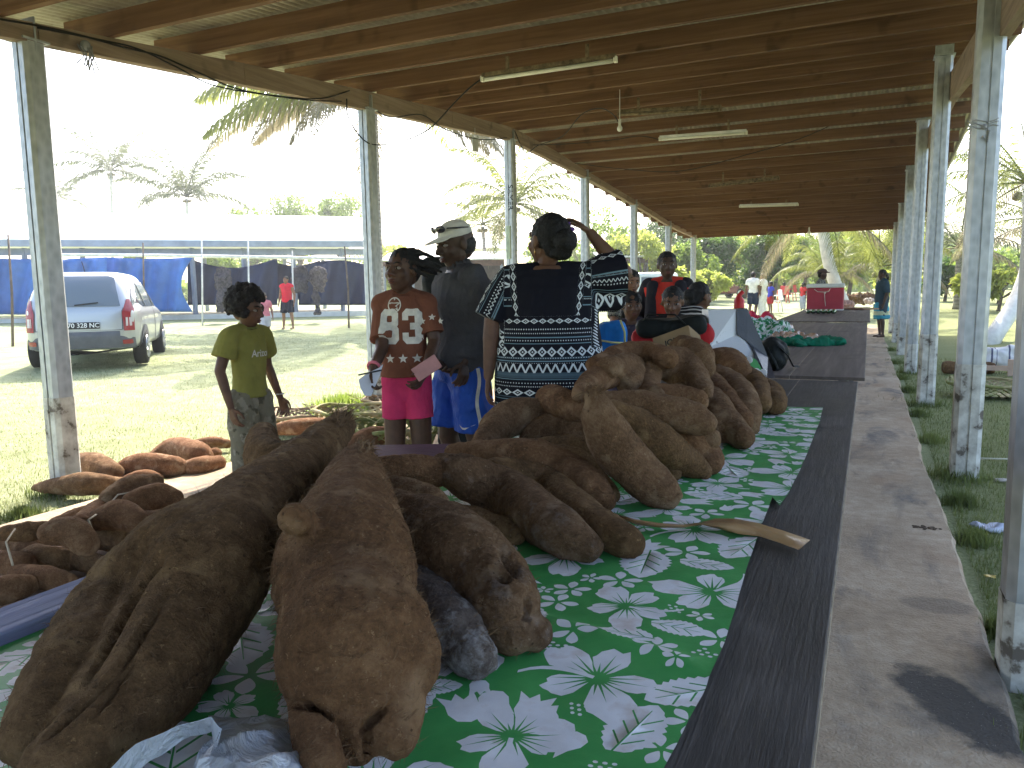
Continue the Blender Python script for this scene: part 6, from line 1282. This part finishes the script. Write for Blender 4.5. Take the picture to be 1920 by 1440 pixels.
# purple stool beside the table
c=onz(772,849,.66); t=thing('plastic_stool','dull purple plastic stool pushed against the table below the tall girl','stool',(c.x,c.y,0)); PU=plain('purple_plastic',(.085,.035,.06),.65,.25,8,.2,.2)
Rm=Euler((0,0,R(24))).to_matrix(); m=MB(); m.box((c.x,c.y,.64),(.42,.40,.035),Rm,bev=.012); m.build('seat',PU,t)
for sx in(-1,1):
    for sy in(-1,1): m=MB(); a=Vector((c.x,c.y,0))+Rm@Vector((sx*.17,sy*.16,0)); b=Vector((c.x,c.y,.63))+Rm@Vector((sx*.13,sy*.12,0)); m.tube([a,b],.02,8); m.build('leg',PU,t)
# ---------------------------------------------------------------- floor goods at the left
MAT_=plain('brown_card_sheet',(.20,.115,.075),.85,.2,5,.2); 
for i,(pl,lb) in enumerate([([(-60,1330),(130,1180),(220,1080),(330,1040),(260,960),(90,985),(-120,1010)],'big sheet of brown card under the tied yams on the floor'),([(0,1140),(60,1128),(108,1138),(190,1105),(205,1120),(110,1165),(0,1190)],'torn brown card flap by the blunt nosed yam')]):
    P=[onz(x,y,.006+.012*i) for x,y in pl]; n=len(P); m=MB(); m.add(P+[p+Vector((0,0,.004)) for p in P],[tuple(range(n)),tuple(range(2*n-1,n-1,-1))]+[(j,(j+1)%n,n+(j+1)%n,n+j) for j in range(n)]); o=m.build('card_sheet',MAT_); tag(o,lb,'card sheet')
TW=plain('pale_twine',(.42,.36,.27),.9)
for a,b,k,lb in([(28,992),(24,1060),14,'pale twine looped over the first floor yam at the left edge'],[(102,975),(98,1018),10,'left strand of twine round the bound yam'],[(122,978),(106,1020),10,'right strand of twine round the bound yam'],[(262,920),(200,952),9,'twine stretched over the far tied yams'],[(180,965),(176,1002),6,'short twine end hanging at the middle yams']):
    p=onz(*a,.30); q=onz(*b,.22 if k>9 else .25); mid=(p+q)/2+Vector((0,-.03,.03)); m=MB(); m.tube([q,mid,p],.0045,6); o=m.build('twine',TW); tag(o,lb,'twine')
WEAVE=Mat('woven_palm',.8,.2); x_,y_,z_=WEAVE.xyz(); n=WEAVE.noise(5,3); WEAVE.color(WEAVE.ramp(n,[(.35,(.12,.15,.04)),(.5,(.26,.27,.10)),(.65,(.42,.34,.2))])); WEAVE=WEAVE.m
WEAVEB=plain('woven_palm_dry',(.26,.19,.12),.85,.4,7,.2)
def woven(name,label,cx,cy,z,rx,ry,h,mat,rotz=0,seed=0,cat='basket',group=None,strips=26):
    """a shallow basket of plaited leaf strips with a rolled rim"""
    m=MB(); c=onz(cx,cy,z); c.z=z; R_=random.Random(seed)
    for k in range(strips):
        for dr in(1,-1):
            a0=2*math.pi*k/strips; pts=[]
            for i in range(6):
                t=i/5; a=a0+dr*t*.75; r=.72+.30*t; pts.append(c+Vector((math.cos(a+rotz)*rx*r,math.sin(a+rotz)*ry*r,h*t**.8+.006*(1 if (i+k)%2 else -1)*dr)))
            m.tube(pts,.020,4,0,True,.15,False)
    m.tube([c+Vector((math.cos(a)*rx*1.03,math.sin(a)*ry*1.03,h+.015*math.sin(a*5))) for a in np.linspace(0,6.283,26)],.018,6)
    for k in range(9):
        a=R_.uniform(0,6.28); p=c+Vector((math.cos(a)*rx,math.sin(a)*ry,h)); m.tube([p,p+Vector((R_.uniform(-.15,.15),R_.uniform(-.15,.15),.06)),p+Vector((R_.uniform(-.3,.3),R_.uniform(-.3,.3),.0))],[.012,.010,.003],4,0,True,.2,False)
    for k in range(7): m.tube([c+Vector((-rx*.7,ry*(-.6+.2*k),.02)),c+Vector((rx*.7,ry*(-.6+.2*k),.025))],.05,4,0,True,.1,False)
    o=m.build(name,mat); return tag(o,label,cat,group)
woven('palm_basket','flat dry woven palm basket lying on the grass behind the forked giant',565,800,.0,.42,.30,.14,WEAVEB,seed=1)
woven('palm_basket','green woven palm basket under the tips of the giants by the second post',672,806,.0,.46,.34,.20,WEAVE,seed=2)
woven('palm_basket','green plaited basket full of roots at the bare feet of the tall girl',735,858,.0,.40,.30,.26,WEAVE,seed=4)
woven('palm_basket','dark plaited basket beside the second post base',735,772,.0,.34,.26,.14,WEAVEB,seed=5)
G4='yams in the plaited baskets'
yam('shaggy yam lying in the basket just behind the broad giant',[[(650,838,14),(690,822,22),(730,815,16)]],5,base=.12,group=G4,hair=150)
yam('reddish yam in the flat basket behind the forked giant',[[(520,805,12),(560,800,17),(610,795,12)]],5,base=.08,group=G4)
yam('dark yam in the plaited basket near the man in blue shorts',[[(800,800,14),(840,795,20),(870,790,12)]],1,base=.10,group=G4)
softbox('dark_bag','black bag on the slab behind the legs of the man in the cap','bag',atd(870,790,5.6)*1.0,(.38,.30,.40),.3,BBAG,vox=.012)
softbox('black_backpack','black backpack hanging on the far side of the man in grey','backpack',atd(826,528,5.2),(.24,.20,.34),.2,BBAG,vox=.010)
m=MB(); P=[onz(x,y,.02) for x,y in[(560,868),(580,852),(604,850),(600,872),(580,880)]]; m.add(P,[(0,1,2,3,4)]); o=m.build('paper_scrap',PAPER); s_=o.modifiers.new('s','SOLIDIFY'); s_.thickness=.002; tag(o,'pale paper scrap on the floor between the two giants','paper')
# ---------------------------------------------------------------- under the roof: lamps and cables
TUBE=plain('lamp_tube_off',(.72,.70,.62),.4,.08,3,0,.4); RUST=plain('rusty_metal',(.16,.12,.075),.85,.6,22,.6); CBL=plain('black_cable',(.015,.015,.016),.6)
def lamp(label,a,b,yy,rusty=True,tube=True):
    A=ony(*a,yy); B=ony(*b,yy); B=A+(B-A).normalized()*min(1.3,(B-A).length); zt_=rz(yy)
    t=thing('fluorescent_lamp',label,'lamp',(A+B)/2,'fluorescent tube lamps'); up=Vector((0,0,1))
    m=MB(); m.beam(A+up*.04,B+up*.04,.05,.035); m.build('housing',RUST if rusty else WPOLE,t)
    m=MB(); m.tube([A+(B-A)*.02,B-(B-A)*.02],.018,10); m.build('tube',TUBE if tube else RUST,t)
    for p in(A,B): m=MB(); m.box(p+up*.01,(.03,.04,.05)); m.build('end_cap',TUBE if tube else RUST,t)
    for k in(.2,.8):
        p=A.lerp(B,k); m=MB(); m.beam(p+up*.06,Vector((p.x,p.y,max(zt_,p.z+.10))),.03,.02,up=(0,1,0)); m.build('bracket',RUST,t)
lamp('nearest fluorescent lamp with a mouldy rusty housing under the rafters',(905,150),(1220,104),6.8)
lamp('rusted fluorescent lamp without its cover, second from the front',(1160,215),(1370,205),10.0,tube=False)
lamp('fluorescent lamp on the right, third from the front',(1237,262),(1425,248),12.2,False)
lamp('small looking fluorescent lamp far down the shed',(1387,388),(1513,384),19.3,False)
lamp('dim rusted fluorescent lamp halfway down the shed',(1330,350),(1480,333),15.8,tube=False)
def bulb(label,px,py,yy,r=.034):
    p=ony(px,py,yy); t=thing('light_bulb',label,'bulb',p); m=MB(); m.ball(p,(r,r,r*1.1)); m.cap(p+Vector((0,0,r*.6)),p+Vector((0,0,r*1.7)),r*.6,r*.4); m.build('glass',plain('bulb_glass',(.7,.7,.68),.1,.03,3,0,.6),t); m=MB(); m.tube([p+Vector((0,0,r*1.6)),p+Vector((0,0,r*3.2))],r*.5,10); m.tube([p+Vector((0,0,r*3)),Vector((p.x,p.y,rz(yy)))],.005,6); m.build('socket',WPOLE,t)
bulb('bare bulb hanging beside the rusted lamp',1162,241,9.3); bulb('tiny bare bulb at the far end of the roof',1517,436,24,.045)
def cable(label,pts,yy,r=.007,kind='X'):
    P=[]; 
    for q in pts: P.append(atx(q[0],q[1],q[2]) if len(q)>2 and q[2]<0 else ony(q[0],q[1],q[2] if len(q)>2 else yy))
    W=[Vector(p) for p in catmull([np.array(p[:]) for p in P],5)]; m=MB(); m.tube(W,r,6); o=m.build('cable',CBL); tag(o,label,'cable')
bx=LX+.06
cable('black cable running along the left beam from the first post to the second',[(0,36,bx),(70,48,bx),(150,66,bx),(230,88,bx),(300,105,bx),(370,135,bx),(440,165,bx),(520,180,bx),(600,185,bx),(655,170,bx)],0)
cable('second cable sagging below the first on the left beam',[(70,52,bx),(190,75,bx),(260,92,bx),(330,125,bx),(400,160,bx),(500,178,bx),(580,188,bx),(640,190,bx)],0,.006)
cable('cable drooping from the second post across to the nearest lamp',[(650,185,bx+.02),(655,225,bx),(690,268,bx),(740,268,bx+.2),(800,245,6.9),(850,195,6.85),(880,165,6.8),(903,148,6.8)],7)
cable('cable along the left beam between the second and third posts',[(700,205,bx),(735,220,bx),(790,215,bx),(830,240,bx),(880,258,bx),(920,262,bx),(950,258,bx)],0)
cable('cable looping from the third post past the bare bulb',[(965,245,bx+.1),(985,285,11),(1010,272,11),(1055,255,10.5),(1090,215,10),(1125,203,9.8),(1150,215,9.5),(1160,230,9.3)],10)
cable('thin cable crossing under the rafters towards the third lamp',[(985,272,12),(1060,270,12),(1150,262,12),(1200,255,12),(1237,262,12.2)],12)
cable('long sagging cable crossing the roof to the right posts',[(1070,305,14),(1180,318,14),(1280,320,14),(1400,290,14),(1500,260,13.6),(1600,215,13.4)],14)
m=MB(); R_=random.Random(3); c=atx(160,85,bx+.02)
for k in range(9): a=c+Vector((.02*R_.uniform(-1,1),.05*R_.uniform(-1,1),0)); m.tube([a,a+Vector((.02,R_.uniform(-.05,.05),-.07)),a+Vector((.01,R_.uniform(-.06,.06),-.13-.05*R_.random()))],.005,5)
m.ball(c,.035); o=m.build('rope_knot',plain('grey_rope',(.25,.25,.28),.9)); tag(o,'knot of grey rope tied to the left beam near the first post','rope')
m=MB(); c=atx(891,270,bx); 
for a,b in(((-.05,-.06),(.05,-.06)),((.05,-.06),(.05,.07)),((.05,.07),(-.05,.07)),((-.05,.07),(-.05,-.06))): m.beam(c+Vector((0,a[0]*1.6,a[1]*1.6)),c+Vector((0,b[0]*1.6,b[1]*1.6)),.012,.012,up=(1,0,0))
m.box(c,(.006,.15,.19)); m.tube([c+Vector((0,0,.10)),c+Vector((0,0,.22))],.004,5); o=m.build('hanging_tag',plain('tag_card',(.55,.56,.58),.6)); tag(o,'small pale tag in a dark frame hanging from the left beam','tag')
c=atx(960,455,LX+.10); c.y-=.12; m=MB(); m.box(c,(.07,.05,.50),bev=.008); o=m.build('meter_strip',plain('pale_green_plastic',(.42,.50,.40),.5)); tag(o,'pale green strip fixed upright on the third left post','plate')
tx=text_polys('SAMER',.13,.002); L3=[o for o in bpy.data.objects if o.name.startswith('post') and o.parent==shed][2]
tx=[[(y*1.0,-x) for x,y in p] for p in tx]
decal('graffiti',[[(x*.8,y) for x,y in p] for p in tx],L3,Vector((LX,11.2,2.75)),Vector((.93,.36,0)),Vector((0,0,1)),plain('marker_black',(.03,.03,.03)),L3,off=.003,sub=.5,reach=1)
p=ony(1836,243,6.2); m=MB(); 
for k in range(3): m.tube([p+Vector((.0+.02*math.cos(a)-.01,-.09,.02*k+.01*math.sin(a*2+k))) + Vector((-.09*(a/3-1),0,0)) for a in np.linspace(0,6,9)],.004,5)
m.tube([p+Vector((.02,-.09,0)),p+Vector((.05,-.10,-.03)),p+Vector((.04,-.10,-.10)),p+Vector((.01,-.1,-.06))],.006,6); m.ball(p+Vector((.02,-.09,0)),.018); o=m.build('wire_tie',plain('wire_grey',(.3,.3,.32),.5)); tag(o,'twisted wire tied round the tall right hand post','wire')
# ---------------------------------------------------------------- right hand grass
p=ground_at(1862,700); d=-(CM.T@(np.array(p[:])-CP))[2]
c=atd(1872,668,d); SK_=Mat('striped_sack',.6,.25); x_,y_,z_=SK_.xyz(); n=SK_.noise(5,3); s1=(x_+n*.03+.02).band(-.10,-.075)+(x_+n*.03).band(.11,.135)+(x_+n*.03).band(-.05,-.04); SK_.color(SK_.mix((.62,.62,.62),(.10,.10,.16),s1.clamp())); SK_.bump(SK_.noise(9,3),.6,.03)
o=softbox('striped_sack','white woven sack with dark and red stripes slumped on the wooden frame','sack',c,(.50,.34,.30),.2,SK_.m,vox=.014,disp=((5,.06),(12,.03)))
pk=plain('pale_timber',(.48,.34,.26),.8,.15,6,.2); c2=atd(1862,697,d-.35); t=thing('timber_crate','low pale timber crate under the striped sack','crate',Vector((c2.x,c2.y,gz(c2.x,c2.y))))
z0=gz(c2.x,c2.y)
for dx in(-.22,.22): m=MB(); m.box(Vector((c2.x+dx,c2.y,z0+.12)),(.08,.05,.26)); m.build('leg',pk,t)
m=MB(); m.box(Vector((c2.x,c2.y,z0+.12)),(.42,.04,.07)); m.build('rail',pk,t)
softbox('brown_log','brown log lying behind the timber crate','log',Vector((c2.x-.3,c2.y+.2,z0+.10)),(.7,.2,.18),.1,YM[0],vox=.02)
p=ground_at(1866,742); woven('plaited_leaves','heap of plaited grey green palm leaves on the grass past the right posts',1866,742,gz(p.x,p.y)+.02,.50,.38,.16,WEAVE,seed=8,cat='leaves',strips=30)
p=ground_at(1745,700); 
m=MB(); a=ground_at(1815,866,6); b=ground_at(1925,869,6); m.tube([a+Vector((0,0,.03)),b+Vector((0,0,.03))],.007,6); o=m.build('cord',plain('pale_cord',(.55,.53,.42),.8)); tag(o,'thin pale cord stretched low over the grass between two right posts','cord')
for i,(x,y,s_,cc,lb) in enumerate([(1850,994,.06,(.55,.58,.68),'scrap of white plastic on the grass by the slab'),(1858,1088,.02,(.7,.5,.15),'tiny yellow scrap on the grass'),(1878,905,.025,(.5,.45,.4),'small pale scrap near the taut cord'),(520,895/1.0,.05,(.6,.6,.6),'pale scrap on the lawn')][:3]):
    p=ground_at(x,y,5); m=MB(); m.ball(p+Vector((0,0,.02)),(s_*1.5,s_,s_*.4),seg=14,rings=10); me=m.mesh(); displace(me,((25,s_*.8),(60,s_*.3)),i); o=finish('litter',me,plain('litter_%d'%i,cc,.5)); tag(o,lb,'litter')
# broken pit in the slab edge
p=onz(1737,990,0); m=MB()
for k in range(26):
    a=k*.9; r=.012+.028*(k%5)/5; q=p+Vector((math.cos(a)*r*1.9,math.sin(a)*r,.001)); m.ball(q,(.010,.008,.005),seg=6,rings=4)
o=m.build('rubble',plain('rubble_brown',(.10,.07,.045),.95,.4,60,.5)); tag(o,kind='stuff')
# ---------------------------------------------------------------- grass blades and clover clumps
def blades(name,n,gen,h,wd,mat,label=None):
    xy=gen(n); z=gz_arr2(xy); hh=h*rng.uniform(.5,1.3,len(xy)); a=rng.uniform(0,6.283,len(xy)); ln=rng.uniform(.1,.7,len(xy))
    B=np.column_stack([xy,z-.01]); s=np.column_stack([np.cos(a),np.sin(a),0*a])*wd/2*rng.uniform(.6,1.4,(len(xy),1)); t=B+np.column_stack([-np.sin(a)*ln*hh,np.cos(a)*ln*hh,hh])
    V=np.stack([B-s,B+s,t],1).reshape(-1,3); Q=np.arange(len(V)).reshape(-1,3); o=finish(name,numpy_mesh(V,Q),mat); return tag(o,kind='stuff')
def gz_arr2(xy): return np.array([gz(x,y) for x,y in xy.tolist()])
GRA=leafmat('grass_green',(.10,.13,.035),(.22,.26,.08),.4); GRD=leafmat('grass_dry',(.22,.22,.10),(.40,.40,.22),.4)
def gen_right(n):
    y=rng.uniform(1.0,1,n)*0+1.2+rng.power(1.3,n)*0+rng.uniform(0,1,n)**1.6*15; x=.50+rng.uniform(0,1,n)**1.3*(.5+.28*y); return np.column_stack([x,y])
blades('grass_right',60000,gen_right,.045,.006,GRA); blades('grass_right_dry',26000,gen_right,.03,.006,GRD)
def gen_left(n):
    y=rng.uniform(0,1,n)**1.4*16+1.5; x=-4.75-rng.uniform(0,1,n)**1.3*(1.5+.75*y); return np.column_stack([x,y])
blades('lawn_left',90000,gen_left,.030,.008,GRD); blades('lawn_left_green',30000,gen_left,.032,.008,GRA)
def gen_clump(cs):
    def g(n): 
        k=rng.integers(0,len(cs),n); c=np.array([(a,b) for a,b,_ in cs])[k]; r=np.array([q for _,_,q in cs])[k]; a=rng.uniform(0,6.28,n); rr=r*np.abs(rng.normal(0,.6,n)); return c+np.column_stack([np.cos(a)*rr,np.sin(a)*rr])
    return g
C=[(LX,3.5,.22),(LX-.1,7.35,.30),(LX,11.2,.3),(RX,2.5,.18),(RX,6.15,.22),(RX,9.8,.3),(RX,13.4,.3),(-4.78,3.0,.12),(-4.78,3.9,.12),(-4.8,2.3,.12),(.52,3.4,.07),(.55,4.6,.08),(.55,5.4,.10),(.52,7.5,.1),(.5,9,.1),(.48,11,.12),(.46,12.5,.12),(.45,15,.15),(.44,18,.2),(1.0,4.0,.2),(1.5,7.4,.4)]
blades('weed_clumps',14000,gen_clump(C),.085,.009,GRA)
blades('lime_weeds',1500,gen_clump([(-5.45,7.2,.28)]),.20,.03,leafmat('lime_weed',(.20,.28,.04),(.34,.42,.10),.5))
# ---------------------------------------------------------------- haze
m=MB(); m.box((-10,55,9.0),(330,330,22))
me=m.mesh(); hzm=bpy.data.materials.new('haze_air'); hzm.use_nodes=True; nt=hzm.node_tree; nt.nodes.remove(nt.nodes['Principled BSDF']); pv=nt.nodes.new('ShaderNodeVolumePrincipled')
pv.inputs['Color'].default_value=(.93,.96,1.0,1); pv.inputs['Density'].default_value=.0012; pv.inputs['Anisotropy'].default_value=.55; nt.links.new(pv.outputs[0],nt.nodes['Material Output'].inputs['Volume'])
o=finish('haze',me,hzm); tag(o,kind='stuff')
